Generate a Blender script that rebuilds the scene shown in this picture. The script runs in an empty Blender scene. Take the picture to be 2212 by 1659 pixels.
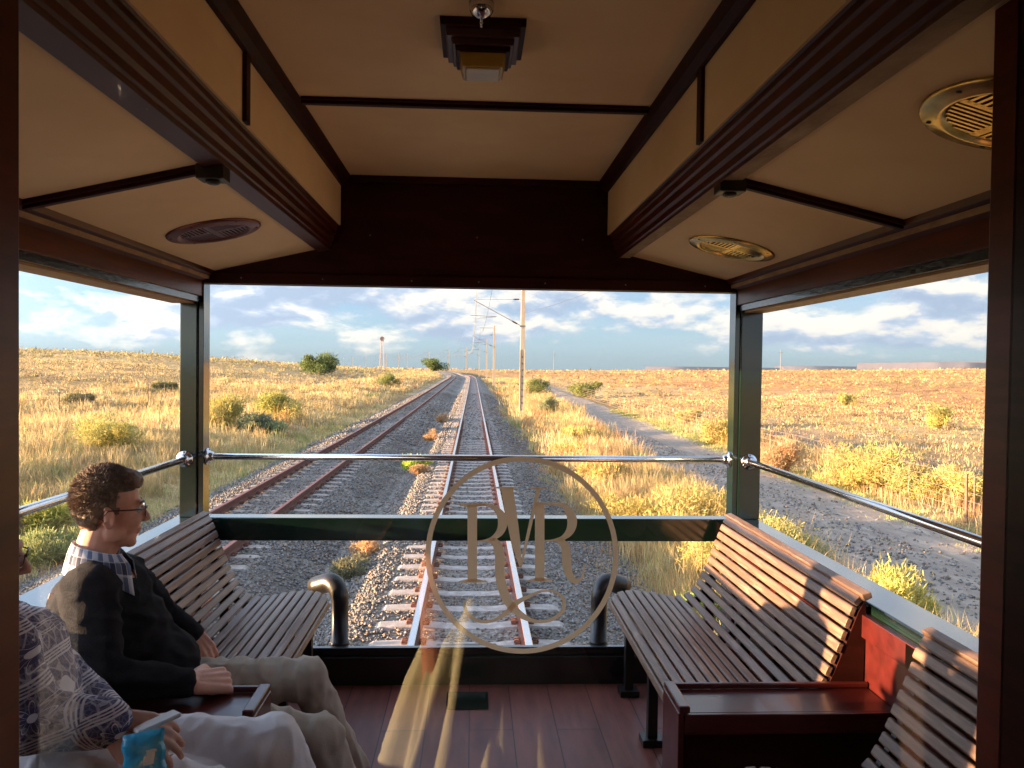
import bpy, bmesh, math, random
import numpy as np
from mathutils import Vector, Matrix, noise
sc = bpy.context.scene
COL = sc.collection
# ------------------------------------------------------------------ camera
F = 1684.9                       # focal length in pixels of a 2212 px wide picture
CAMZ = 2.66                      # camera above the rail heads
YAW, PIT, ROL = math.radians(2.84), math.radians(-1.24), math.radians(0.752)
fwd = Vector((math.sin(YAW)*math.cos(PIT), math.cos(YAW)*math.cos(PIT), math.sin(PIT)))
rgt = Vector((math.cos(YAW), -math.sin(YAW), 0)); upv = rgt.cross(fwd)
r2 = rgt*math.cos(ROL)+upv*math.sin(ROL); u2 = -rgt*math.sin(ROL)+upv*math.cos(ROL)
cam = bpy.data.cameras.new('camera'); camo = bpy.data.objects.new('camera', cam); COL.objects.link(camo)
cam.sensor_width = 36; cam.lens = F/2212*36; cam.clip_start = 0.05; cam.clip_end = 60000
camo.matrix_world = Matrix(((r2.x,u2.x,-fwd.x,0),(r2.y,u2.y,-fwd.y,0),(r2.z,u2.z,-fwd.z,CAMZ),(0,0,0,1)))
sc.camera = camo
def P(px, py, Y):
    """the point at depth Y that the photograph shows at pixel (px, py)"""
    d = fwd + r2*((px-1106)/F) - u2*((py-829.5)/F)
    return Vector((d.x/d.y*Y, Y, CAMZ+d.z/d.y*Y))
# ------------------------------------------------------------------ light
SUNV = Vector((-2.2, -0.215, 0.228)).normalized()
SUN_EL = math.asin(SUNV.z); SUN_AZ = math.atan2(SUNV.x, SUNV.y)
sun = bpy.data.lights.new('sun', 'SUN'); sun.energy = 5.0; sun.angle = math.radians(0.6); sun.color = (1.0, 0.665, 0.365)
suno = bpy.data.objects.new('sun', sun); COL.objects.link(suno); suno.rotation_euler = SUNV.to_track_quat('Z', 'Y').to_euler()
w = bpy.data.worlds.new('World'); sc.world = w; w.use_nodes = True
nt = w.node_tree; nt.nodes.clear()
def N(nt, t, **k):
    n = nt.nodes.new(t)
    for a, b in k.items():
        if a.startswith('i_'): n.inputs[a[2:].replace('_', ' ')].default_value = b
        else: setattr(n, a, b)
    return n
def mth(nt, op, a, b=None, c=None, clamp=False):
    n = nt.nodes.new('ShaderNodeMath'); n.operation = op; n.use_clamp = clamp
    for i, v in enumerate((a, b, c)):
        if v is None: continue
        if isinstance(v, (int, float)): n.inputs[i].default_value = v
        else: nt.links.new(v, n.inputs[i])
    return n.outputs[0]
def mixc(nt, f, a, b, mode='MIX'):
    n = nt.nodes.new('ShaderNodeMix'); n.data_type = 'RGBA'; n.blend_type = mode
    for i, v in ((0, f), (6, a), (7, b)):
        if isinstance(v, (int, float)): n.inputs[i].default_value = v
        elif isinstance(v, tuple): n.inputs[i].default_value = (*v[:3], 1)
        else: nt.links.new(v, n.inputs[i])
    return n.outputs[2]
def ramp(nt, x, stops, interp='LINEAR'):
    n = nt.nodes.new('ShaderNodeValToRGB'); n.color_ramp.interpolation = interp
    while len(n.color_ramp.elements) < len(stops): n.color_ramp.elements.new(0.5)
    for e, (p, c) in zip(n.color_ramp.elements, stops):
        e.position = p; e.color = (*((c,)*3 if isinstance(c, (int, float)) else c), 1)
    nt.links.new(x, n.inputs[0]); return n.outputs[0]
sky = N(nt, 'ShaderNodeTexSky', sky_type='NISHITA', sun_disc=False, sun_elevation=SUN_EL, sun_rotation=SUN_AZ, air_density=1.0, dust_density=0.6, ozone_density=1.5)
geo = N(nt, 'ShaderNodeTexCoord'); sep = N(nt, 'ShaderNodeSeparateXYZ'); nt.links.new(geo.outputs['Generated'], sep.inputs[0])
def cloudnoise(scale, zs, off, det=9, rough=.6, dist=.0, zoff=0.0):
    cb = N(nt, 'ShaderNodeCombineXYZ')
    nt.links.new(mth(nt, 'ADD', sep.outputs[0], off), cb.inputs[0]); nt.links.new(sep.outputs[1], cb.inputs[1])
    nt.links.new(mth(nt, 'MULTIPLY', mth(nt, 'ADD', sep.outputs[2], zoff), zs), cb.inputs[2])
    n = N(nt, 'ShaderNodeTexNoise', i_Scale=scale, i_Detail=det, i_Roughness=rough, i_Distortion=dist)
    nt.links.new(cb.outputs[0], n.inputs['Vector']); return n.outputs[0]
big = cloudnoise(3.2, 2.6, 1.37, 2, .5)
n1 = cloudnoise(6.0, 2.6, 4.1, 12, .60, .10)
n2 = cloudnoise(6.0, 2.6, 4.1, 8, .56, .10, .012)
den = mth(nt, 'ADD', n1, mth(nt, 'MULTIPLY', mth(nt, 'SUBTRACT', big, .5), .55))
# cloud cover thins out to the clear band just over the horizon
band = ramp(nt, sep.outputs[2], [(0.0, 0.0), (0.008, .05), (0.035, .8), (0.06, 1), (.16, 1), (.32, .35), (1, .3)])
thr = mth(nt, 'SUBTRACT', .60, mth(nt, 'MULTIPLY', band, .232))
cov = mth(nt, 'MULTIPLY', mth(nt, 'SUBTRACT', den, thr), 9.0, clamp=True)
thin = mth(nt, 'MULTIPLY', mth(nt, 'SUBTRACT', cloudnoise(5, 7, 9.2, 8, .6), .42), 2.6, clamp=True)
shade = mth(nt, 'ADD', mth(nt, 'MULTIPLY', mth(nt, 'SUBTRACT', n1, n2), 7.0), .58, clamp=True)
core = mth(nt, 'MULTIPLY', mth(nt, 'SUBTRACT', den, mth(nt, 'ADD', thr, .10)), 5.5, clamp=True)
lit = mth(nt, 'SUBTRACT', shade, mth(nt, 'MULTIPLY', core, .35), clamp=True)
ccol = ramp(nt, lit, [(0.0, (.46, .56, .74)), (.35, (.62, .71, .86)), (.60, (.98, .94, .90)), (1, (1.22, 1.12, .98))])
SKY = 0.06
skys = mixc(nt, 1.0, sky.outputs[0], (SKY, SKY, SKY), 'MULTIPLY')
grad = ramp(nt, sep.outputs[2], [(0.0, (.44, .68, .82)), (.02, (.44, .70, .90)), (.08, (.36, .62, .96)), (.3, (.36, .52, .82)), (1, (.30, .42, .66))])
CL = 1.0
base = mixc(nt, .75, skys, mixc(nt, 1.0, grad, (CL*.25,)*3, 'MULTIPLY'))
base = mixc(nt, mth(nt, 'MULTIPLY', mth(nt, 'MULTIPLY', thin, band), .35), base, (.80*CL*.25, .82*CL*.25, .90*CL*.25))
fin = mixc(nt, mth(nt, 'MULTIPLY', cov, .93), base, mixc(nt, 1.0, ccol, (CL*.25,)*3, 'MULTIPLY'))
# below the horizon: plain earth tone
low = mth(nt, 'LESS_THAN', sep.outputs[2], -0.03)
fin = mixc(nt, low, fin, (.2, .14, .08))
dt = N(nt, 'ShaderNodeVectorMath', operation='DOT_PRODUCT'); nt.links.new(geo.outputs['Generated'], dt.inputs[0]); dt.inputs[1].default_value = tuple(SUNV)
glow = mth(nt, 'POWER', mth(nt, 'ADD', mth(nt, 'MULTIPLY', dt.outputs['Value'], .5), .5, clamp=True), 6.0)   # the sky is brighter round the low sun
bg = N(nt, 'ShaderNodeBackground', i_Strength=1.0); nt.links.new(fin, bg.inputs[0]); nt.links.new(mth(nt, 'MULTIPLY', mth(nt, 'ADD', mth(nt, 'MULTIPLY', glow, 2.4), .64), ramp(nt, sep.outputs[2], [(0, 1.0), (.13, 1.0), (.3, 1.5), (1, 1.6)])), bg.inputs['Strength'])  # extra brightness added to the unseen upper sky, to light ceiling and ground
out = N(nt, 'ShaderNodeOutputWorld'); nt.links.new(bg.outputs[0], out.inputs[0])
w.cycles.sampling_method = 'MANUAL'; w.cycles.sample_map_resolution = 512
sc.view_settings.view_transform = 'Standard'; sc.view_settings.look = 'None'; sc.view_settings.gamma = 1
sc.view_settings.exposure = 2.9
sc.cycles.max_bounces = 10; sc.cycles.diffuse_bounces = 6; sc.cycles.transparent_max_bounces = 16
sc.cycles.caustics_reflective = False; sc.cycles.caustics_refractive = False
sc.cycles.sample_clamp_indirect = 4

# ------------------------------------------------------------------ materials
MATS = {}
def pm(name, c1, c2=None, scale=8, rough=.5, bump=0, bscale=40, metal=0, coat=0, st=(1, 1, 1), r2_=None, island=0, attr=None, det=6, spec=.5, trans=0, c3=None, rvar=0.0):
    m = bpy.data.materials.new(name); m.use_nodes = True; nt = m.node_tree
    b = nt.nodes['Principled BSDF']; tc = N(nt, 'ShaderNodeTexCoord'); mp = N(nt, 'ShaderNodeMapping'); mp.inputs['Scale'].default_value = st
    nt.links.new(tc.outputs['Object'], mp.inputs[0]); vec = mp.outputs[0]
    if island:
        g = N(nt, 'ShaderNodeNewGeometry'); va = N(nt, 'ShaderNodeVectorMath', operation='ADD'); cb = N(nt, 'ShaderNodeCombineXYZ')
        k = mth(nt, 'MULTIPLY', g.outputs['Random Per Island'], 37.0)
        for i in range(3): nt.links.new(k, cb.inputs[i])
        nt.links.new(vec, va.inputs[0]); nt.links.new(cb.outputs[0], va.inputs[1]); vec = va.outputs[0]
    no = N(nt, 'ShaderNodeTexNoise', i_Scale=scale, i_Detail=det, i_Roughness=.6); nt.links.new(vec, no.inputs['Vector'])
    if attr:
        a = N(nt, 'ShaderNodeAttribute', attribute_name=attr); base = a.outputs['Color']
        f = ramp(nt, no.outputs[0], [(.3, .62), (.7, 1.35)]); colr = mixc(nt, 1.0, base, f, 'MULTIPLY')
    else:
        c2 = c2 or tuple(x*.7 for x in c1)
        st_ = [(.34, c1), (.66, c2)] if not c3 else [(.3, c1), (.55, c2), (.72, c3)]
        colr = ramp(nt, no.outputs[0], st_)
    if island:
        v = mth(nt, 'ADD', mth(nt, 'MULTIPLY', g.outputs['Random Per Island'], island), 1-island/2)
        cbb = N(nt, 'ShaderNodeCombineXYZ')
        for i in range(3): nt.links.new(v, cbb.inputs[i])
        colr = mixc(nt, 1.0, colr, cbb.outputs[0], 'MULTIPLY')
    nt.links.new(colr, b.inputs['Base Color'])
    b.inputs['Roughness'].default_value = rough; b.inputs['Metallic'].default_value = metal; b.inputs['Coat Weight'].default_value = coat
    b.inputs['Coat Roughness'].default_value = .08; b.inputs['Specular IOR Level'].default_value = spec
    if rvar:
        n3 = N(nt, 'ShaderNodeTexNoise', i_Scale=scale*.6, i_Detail=5); nt.links.new(vec, n3.inputs['Vector'])
        nt.links.new(mth(nt, 'ADD', mth(nt, 'MULTIPLY', mth(nt, 'SUBTRACT', n3.outputs[0], .5), rvar*2), rough, clamp=True), b.inputs['Roughness'])
    if bump:
        n2 = N(nt, 'ShaderNodeTexNoise', i_Scale=bscale, i_Detail=5, i_Roughness=.6); nt.links.new(vec, n2.inputs['Vector'])
        bp = N(nt, 'ShaderNodeBump', i_Strength=bump, i_Distance=.01); nt.links.new(n2.outputs[0], bp.inputs['Height']); nt.links.new(bp.outputs[0], b.inputs['Normal'])
    if trans:
        tl = N(nt, 'ShaderNodeBsdfTranslucent'); nt.links.new(colr, tl.inputs[0]); mx = N(nt, 'ShaderNodeMixShader'); mx.inputs[0].default_value = trans
        nt.links.new(b.outputs[0], mx.inputs[1]); nt.links.new(tl.outputs[0], mx.inputs[2])
        nt.links.new(mx.outputs[0], nt.nodes['Material Output'].inputs[0])
    MATS[name] = m; return m
M = {}
M['mahog'] = pm('varnished_mahogany', (.12, .016, .007), (.055, .008, .004), 3, .36, .06, 60, coat=.03, st=(8, 1, 8), rvar=.1, spec=.22)
M['mahog_red'] = pm('red_mahogany', (.078, .010, .008), (.045, .006, .005), 3, .32, .05, 60, coat=.3, st=(1, 8, 8), rvar=.1)
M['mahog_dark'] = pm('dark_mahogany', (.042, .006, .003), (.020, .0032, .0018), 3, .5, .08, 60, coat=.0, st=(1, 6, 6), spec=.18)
M['fascia'] = pm('purple_brown_wood', (.085, .028, .022), (.055, .018, .015), 4, .42, .08, 50, coat=.05, st=(6, 1, 6))
M['ceil'] = pm('beige_ceiling_board', (.92, .70, .41), (.80, .57, .315), 1.7, .75, .12, 160, det=10)
M['worn'] = pm('worn_ceiling_edge', (.42, .30, .17), (.25, .155, .085), 9, .8, .35, 60, c3=(.46, .33, .19), st=(1, .5, 1))
M['beam'] = pm('dark_red_moulding', (.095, .017, .007), (.045, .008, .004), 3, .38, .06, 60, st=(8, 1, 8), spec=.25)
M['floor'] = None
M['green'] = pm('bottle_green_paint', (.006, .017, .012), (.004, .011, .008), 2, .14, .03, 8, coat=.75, rvar=.05)
M['black'] = pm('black_gloss_paint', (.008, .009, .008), (.012, .013, .012), 4, .22, .25, 35, coat=.5)
M['orange'] = pm('underside_wood', (.42, .23, .09), (.30, .16, .06), 4, .5, .05, 40, st=(6, 1, 6))
M['chrome'] = pm('polished_steel', (.72, .72, .74), (.66, .66, .68), 3, .16, 0, metal=1)
M['brass'] = pm('brass', (.72, .50, .18), (.50, .32, .10), 14, .24, .05, 30, metal=1, rvar=.12)
M['bronze'] = pm('dull_copper', (.20, .07, .05), (.14, .05, .04), 10, .35, .05, 30, metal=.6)
M['void'] = pm('vent_void', (.006, .004, .003), None, 3, .8)
M['slat'] = pm('weathered_teak', (.26, .155, .105), (.135, .075, .052), 5, .42, .18, 70, island=.35, st=(9, .7, 9), c3=(.32, .21, .155), coat=.12, rvar=.12)
M['iron'] = pm('cast_iron_black', (.008, .0065, .006), (.014, .010, .008), 12, .38, .12, 40)
M['amber'] = pm('amber_glass', (.72, .46, .10), (.62, .38, .08), 6, .25, coat=.4, trans=.3)
M['cream'] = pm('cream_glass', (.74, .62, .38), (.60, .50, .28), 9, .3, coat=.3, trans=.2)
M['gold'] = pm('gold_vinyl', (.88, .70, .50), (.86, .68, .48), 4, .7, trans=.7)
M['saloon'] = pm('saloon_panel', (.022, .007, .004), (.014, .005, .003), 3, .6, st=(1, 1, 6))
M['carpet'] = pm('saloon_carpet', (.02, .006, .006), (.014, .005, .005), 30, .9)
M['conc'] = pm('sleeper_concrete', (.46, .40, .36), (.30, .25, .215), 5, .85, .4, 50, c3=(.52, .46, .42), island=.2)
M['conc_old'] = pm('old_sleeper_concrete', (.40, .33, .28), (.27, .21, .17), 7, .85, .4, 50, island=.3)
M['railtop'] = pm('worn_rail_head', (.72, .72, .74), (.62, .62, .64), 5, .22, metal=1, st=(1, .1, 1))
M['rust'] = pm('rail_rust', (.17, .066, .040), (.11, .042, .027), 10, .8, .3, 60)
M['rustrail'] = pm('rusty_rail_head', (.20, .075, .060), (.15, .055, .046), 6, .6, .2, 60)
M['mast'] = pm('mast_concrete', (.52, .40, .26), (.46, .35, .23), 3, .8, .1, 20)
M['steel'] = pm('galvanised_steel', (.24, .22, .20), (.18, .17, .16), 6, .5, metal=.4)
M['wire'] = pm('wire_dark', (.08, .08, .09), None, 6, .5, metal=.3)
M['fwire'] = pm('fence_wire', (.42, .33, .24), None, 6, .5, metal=.3)
M['fpost'] = pm('fence_iron_post', (.20, .12, .08), (.14, .08, .06), 9, .8)
M['insul'] = pm('brown_insulator', (.09, .04, .03), None, 6, .3, coat=.5)
def floor_mat():
    m = pm('reddish_floor_boards', (.27, .083, .060), (.165, .052, .040), 3, .45, .06, 50, coat=.04, spec=.3, st=(7, 1, 7), rvar=.12); nt = m.node_tree
    b = nt.nodes['Principled BSDF']; old = b.inputs['Base Color'].links[0].from_socket
    tc = N(nt, 'ShaderNodeTexCoord'); mp = N(nt, 'ShaderNodeMapping'); mp.inputs['Rotation'].default_value = (0, 0, math.pi/2)
    nt.links.new(tc.outputs['Object'], mp.inputs[0])
    br = N(nt, 'ShaderNodeTexBrick', i_Scale=1.0); br.inputs['Brick Width'].default_value = .93; br.inputs['Row Height'].default_value = .185; br.inputs['Mortar Size'].default_value = .0022
    br.inputs['Color1'].default_value = (1, 1, 1, 1); br.inputs['Color2'].default_value = (.78, .72, .72, 1); br.inputs['Mortar'].default_value = (.12, .1, .1, 1)
    nt.links.new(mp.outputs[0], br.inputs['Vector']); nt.links.new(mixc(nt, 1.0, old, br.outputs[0], 'MULTIPLY'), b.inputs['Base Color']); return m
M['floor'] = floor_mat()
def glass_mat():
    m = bpy.data.materials.new('window_glass'); m.use_nodes = True; nt = m.node_tree; nt.nodes.clear()
    t = N(nt, 'ShaderNodeBsdfTransparent'); g = N(nt, 'ShaderNodeBsdfGlossy'); g.inputs['Roughness'].default_value = 0; t.inputs[0].default_value = (.985, .99, .985, 1)
    f = N(nt, 'ShaderNodeFresnel', i_IOR=1.5); mx = N(nt, 'ShaderNodeMixShader'); o = N(nt, 'ShaderNodeOutputMaterial')
    nt.links.new(f.outputs[0], mx.inputs[0]); nt.links.new(t.outputs[0], mx.inputs[1]); nt.links.new(g.outputs[0], mx.inputs[2]); nt.links.new(mx.outputs[0], o.inputs[0]); return m
M['glass'] = glass_mat()

# ------------------------------------------------------------------ object helpers
def tag(o, label=None, cat=None, group=None, kind=None):
    for k, v in (('label', label), ('category', cat), ('group', group), ('kind', kind)):
        if v: o[k] = v
    return o
def empty(name, loc, label=None, cat=None, group=None):
    o = bpy.data.objects.new(name, None); COL.objects.link(o); o.location = loc; o.empty_display_size = .1
    return tag(o, label, cat, group)
def link(name, me, parent=None, mats=(), smooth=None, bevel=0):
    o = bpy.data.objects.new(name, me); COL.objects.link(o)
    for m in mats: me.materials.append(m)
    if parent is not None:
        o.parent = parent; bpy.context.view_layer.update() if False else None
        # meshes are built in world coordinates: cancel the offsets of all ancestors
        off = Vector((0, 0, 0)); q = parent
        while q: off += q.location; q = q.parent
        o.location = -off
    if smooth: me.polygons.foreach_set('use_smooth', [True]*len(me.polygons))
    if bevel:
        b = o.modifiers.new('bevel', 'BEVEL'); b.width = bevel; b.segments = 2; b.limit_method = 'ANGLE'; b.angle_limit = math.radians(40); b.harden_normals = False
    return o
class MB:
    def __init__(s): s.v = []; s.f = []; s.m = []
    def box(s, x0, x1, y0, y1, z0, z1, m=0):
        k = len(s.v); s.v += [(x, y, z) for x in (x0, x1) for y in (y0, y1) for z in (z0, z1)]
        for q in ((0,1,3,2), (4,6,7,5), (0,4,5,1), (2,3,7,6), (0,2,6,4), (1,5,7,3)): s.f.append([k+i for i in q]); s.m.append(m)
        return s
    def prism(s, prof, y0, y1, m=0, axis='y'):
        """closed profile (x, z) swept along y"""
        k = len(s.v); n = len(prof)
        for y in (y0, y1): s.v += [(a, y, b) if axis == 'y' else (y, a, b) for a, b in prof]
        for i in range(n):
            j = (i+1) % n; s.f.append([k+i, k+j, k+n+j, k+n+i]); s.m.append(m)
        s.f.append([k+i for i in range(n)][::-1]); s.f.append([k+n+i for i in range(n)]); s.m += [m, m]
        return s
    def tube(s, pts, rad, seg=12, m=0, cap=True):
        pts = [Vector(p) for p in pts]; n = len(pts); rad = rad if isinstance(rad, (list, tuple)) else [rad]*n; k0 = len(s.v); prev = None
        for i, p in enumerate(pts):
            t = (pts[min(i+1, n-1)]-pts[max(i-1, 0)]).normalized()
            a = prev if prev is not None else (Vector((0, 0, 1)) if abs(t.z) < .9 else Vector((1, 0, 0)))
            a = (a-t*a.dot(t)).normalized(); prev = a; b = t.cross(a)
            for j in range(seg):
                th = 2*math.pi*j/seg; s.v.append(tuple(p+(a*math.cos(th)+b*math.sin(th))*rad[i]))
        for i in range(n-1):
            for j in range(seg):
                a_, b_ = k0+i*seg+j, k0+i*seg+(j+1) % seg; s.f.append([a_, b_, b_+seg, a_+seg]); s.m.append(m)
        if cap:
            s.f.append([k0+j for j in range(seg)][::-1]); s.f.append([k0+(n-1)*seg+j for j in range(seg)]); s.m += [m, m]
        return s
    def lathe(s, c, axis, prof, seg=24, m=0, ex=(1, 1)):
        """prof: (radius, height along axis)"""
        ax = Vector(axis).normalized(); a = (Vector((0, 0, 1)) if abs(ax.z) < .9 else Vector((1, 0, 0))); a = (a-ax*a.dot(ax)).normalized(); b = ax.cross(a); k0 = len(s.v); c = Vector(c)
        for r, h in prof:
            for j in range(seg):
                th = 2*math.pi*j/seg; s.v.append(tuple(c+ax*h+a*math.cos(th)*r*ex[0]+b*math.sin(th)*r*ex[1]))
        for i in range(len(prof)-1):
            for j in range(seg):
                p, q = k0+i*seg+j, k0+i*seg+(j+1) % seg; s.f.append([p, q, q+seg, p+seg]); s.m.append(m)
        s.f.append([k0+j for j in range(seg)][::-1]); s.f.append([k0+(len(prof)-1)*seg+j for j in range(seg)]); s.m += [m, m]
        return s
    def sphere(s, c, r, m=0, u=16, v=10):
        r = r if isinstance(r, (tuple, list)) else (r, r, r); k0 = len(s.v)
        for i in range(v+1):
            ph = math.pi*i/v
            for j in range(u):
                th = 2*math.pi*j/u; s.v.append((c[0]+r[0]*math.sin(ph)*math.cos(th), c[1]+r[1]*math.sin(ph)*math.sin(th), c[2]+r[2]*math.cos(ph)))
        for i in range(v):
            for j in range(u):
                a, b = k0+i*u+j, k0+i*u+(j+1) % u; s.f.append([a, a+u, b+u, b]); s.m.append(m)
        return s
    def poly(s, pts, m=0):
        k = len(s.v); s.v += [tuple(p) for p in pts]; s.f.append(list(range(k, k+len(pts)))); s.m.append(m); return s
    def build(s, name, mats, parent=None, smooth=False, bevel=0):
        me = bpy.data.meshes.new(name); me.from_pydata(s.v, [], s.f); mats = mats if isinstance(mats, (list, tuple)) else [mats]
        me.polygons.foreach_set('material_index', s.m)
        bm = bmesh.new(); bm.from_mesh(me); bmesh.ops.recalc_face_normals(bm, faces=bm.faces); bm.to_mesh(me); bm.free()
        return link(name, me, parent, mats, smooth, bevel)
def fast(name, V, Fc, mats, cols=None, parent=None, smooth=False):
    me = bpy.data.meshes.new(name); V = np.asarray(V, np.float32); Fc = np.asarray(Fc, np.int32); n, k = Fc.shape
    me.vertices.add(len(V)); me.vertices.foreach_set('co', V.ravel()); me.loops.add(n*k); me.loops.foreach_set('vertex_index', Fc.ravel())
    me.polygons.add(n); me.polygons.foreach_set('loop_start', np.arange(0, n*k, k, dtype=np.int32)); me.polygons.foreach_set('loop_total', np.full(n, k, np.int32))
    if cols is not None:
        a = me.color_attributes.new('Col', 'FLOAT_COLOR', 'POINT'); c = np.ones((len(V), 4), np.float32); c[:, :3] = cols; a.data.foreach_set('color', c.ravel())
    me.update(calc_edges=True)
    return link(name, me, parent, mats if isinstance(mats, (list, tuple)) else [mats], smooth)

# ------------------------------------------------------------------ the carriage (rear platform and the end of the saloon)
ZF = CAMZ-1.53
def fz(h): return ZF+h
YR, YW = 3.75, 1.10           # rear header plane, window plane
car = empty('observation_carriage', (0, YR, ZF), 'open observation platform at the tail of a vintage railway carriage, dark mahogany and bottle green', 'railway carriage')
MB().box(-1.30, 1.30, YW, 3.74, ZF-.05, ZF).build('platform_floor', M['floor'], car)
mb = MB(); mb.box(-1.40, 1.40, 3.742, 3.765, ZF-.12, ZF+.165).box(-1.40, 1.40, 3.765, 3.86, ZF-.12, ZF+.02).box(-1.38, 1.38, 3.738, 3.768, ZF+.165, ZF+.176).box(-1.38, 1.38, 3.722, 3.74, ZF, ZF+.135)
mb.build('rear_sill', M['black'], car, bevel=.003)
mb = MB().box(-1.40, 1.40, 1.0, 3.86, ZF-.32, ZF-.055); mb.build('underframe', M['black'], car)
MB().box(-1.285, 1.285, 3.742, 3.832, fz(.69), fz(.80)).build('rear_bar', M['green'], car, bevel=.004)
for s in (-1, 1):
    a, b = sorted((s*1.252, s*1.40))
    MB().box(a, b, 1.02, 3.83, fz(-.12), fz(.802)).build('side_bulwark', M['green'], car, bevel=.005)
    a, b = sorted((s*1.236, s*1.250))
    mb = MB().box(a, b, 1.12, 3.70, fz(0), fz(.77))
    a2, b2 = sorted((s*1.222, s*1.236))
    for y in (1.3, 2.08, 2.42, 3.1, 3.62): mb.box(a2, b2, y-.04, y+.04, fz(0), fz(.77))
    mb.box(a2, b2, 1.12, 3.70, fz(.70), fz(.771)); mb.build('wainscot', M['mahog_red'], car, bevel=.002)
    # corner post, with the thin inner casing
    a, b = sorted((s*1.297, s*(1.378 if s < 0 else 1.405)))
    MB().box(a, b, 3.735, 3.85, fz(.80), CAMZ+.30).build('corner_post', M['green'], car, bevel=.005)
    a, b = sorted((s*1.272, s*1.2955)); MB().box(a, b, 3.748, 3.835, fz(.80), CAMZ+.40).build('post_casing', M['green'], car, bevel=.002)
    # side header over the opening
    a, b = sorted((s*1.278, s*1.305)); mb = MB().box(a, b, 1.10, 3.765, CAMZ+.315, CAMZ+.50)
    a, b = sorted((s*1.268, s*1.278)); mb.box(a, b, 1.10, 3.765, CAMZ+.40, CAMZ+.412)
    mb.build('side_header', M['mahog'], car, bevel=.002)
    a, b = sorted((s*1.305, s*1.42)); MB().box(a, b, 1.10, 3.85, CAMZ+.287, CAMZ+.62).build('side_beam', M['green'], car, bevel=.003)
    a, b = sorted((s*1.288, s*1.304)); MB().box(a, b, 1.10, 3.74, CAMZ+.287, CAMZ+.3145).build('blind_track', M['black'], car)
    a, b = sorted((s*1.312, s*1.415)); MB().box(a, b, 1.10, 3.735, CAMZ+.279, CAMZ+.2865).build('header_soffit', M['orange'], car)
    # sloping side ceiling
    pr = [(s*.71, CAMZ+.557), (s*1.285, CAMZ+.425), (s*1.285, CAMZ+.44), (s*.71, CAMZ+.572)]
    MB().prism(pr, 1.09, 3.765).build('side_ceiling', M['ceil'], car)
    # moulded beam between side ceiling and clerestory
    zo = 0 if s < 0 else -.02
    q = [(.648, .90), (.648, .668), (.655, .661), (.655, .646), (.661, .641), (.662, .620), (.670, .614), (.672, .592), (.681, .583), (.682, .564), (.688, .560), (.690, .549), (.714, .5445), (.714, .70), (.70, .90)]
    MB().prism([(s*x, CAMZ+z+zo*(z > .545)) for x, z in q], 1.09, 3.77).build('moulded_beam', M['beam'], car, bevel=.0015)
    w_ = .745 if s < 0 else .752
    pr = [(s*.689, CAMZ+.545+zo*.5), (s*w_, CAMZ+.536), (s*w_, CAMZ+.552), (s*.689, CAMZ+.56)]
    MB().prism(pr, 1.09, 3.765).build('edge_board', M['fascia'] if s < 0 else M['worn'], car)
    # outer edge moulding
    q = [(1.287, .385), (1.252, .40), (1.245, .415), (1.232, .42), (1.226, .4445), (1.287, .43)]
    MB().prism([(s*x, CAMZ+z) for x, z in q], 1.09, 3.765).build('edge_moulding', M['beam'], car, bevel=.0015)
    q = [(1.254, .3975), (1.247, .4125), (1.2435, .4105), (1.25, .3955)]
    MB().prism([(s*x, CAMZ+z) for x, z in q], 1.09, 3.76).build('edge_bead', M['worn'], car)
    # clerestory side
    a, b = sorted((s*.6455, s*.66)); MB().box(a, b, 1.09, 3.765, CAMZ+.685, CAMZ+.91).build('clerestory_panel', M['ceil'], car) if False else None
    a, b = sorted((s*.640, s*.6475)); MB().box(a, b, 1.09, 3.765, CAMZ+.664+zo, CAMZ+.90).build('clerestory_panel', M['ceil'], car)
    q = [(.6395, .850), (.624, .852), (.606, .868), (.594, .892), (.594, .905), (.6395, .905)]
    MB().prism([(s*x, CAMZ+z) for x, z in q], 1.09, 3.765).build('cornice', M['mahog_dark'], car, bevel=.0015)
    a, b = sorted((s*.628, s*.6398)); MB().box(a, b, 2.18, 2.22, CAMZ+.662+zo, CAMZ+.851).build('clerestory_strip', M['mahog_dark'], car, bevel=.002)
    # cross strip on the side ceiling, with its bracket block
    mb = MB(); x0, x1 = .76, 1.235; zf = lambda x: CAMZ+.555-(x-.71)*.2296
    k = [(s*x0, zf(x0)-.022), (s*x1, zf(x1)-.022), (s*x1, zf(x1)+.004), (s*x0, zf(x0)+.004)]
    mb.prism(k, 2.20, 2.222); k = [(s*x0, zf(x0)-.012), (s*x1, zf(x1)-.012), (s*x1, zf(x1)+.004), (s*x0, zf(x0)+.004)]; mb.prism(k, 2.19, 2.236)
    mb.build('ceiling_strip', M['mahog_dark'], car, bevel=.002)
    mb = MB(); a, b = sorted((s*.690, s*.765)); mb.box(a, b, 2.18, 2.245, CAMZ+.505, CAMZ+.546); a, b = sorted((s*.735, s*.78)); mb.lathe((s*.727, 2.212, CAMZ+.505), (0, 0, -1), [(.02, 0), (.02, .006), (.012, .01)], 16)
    mb.build('strip_bracket', M['iron'], car, bevel=.004)
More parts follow.
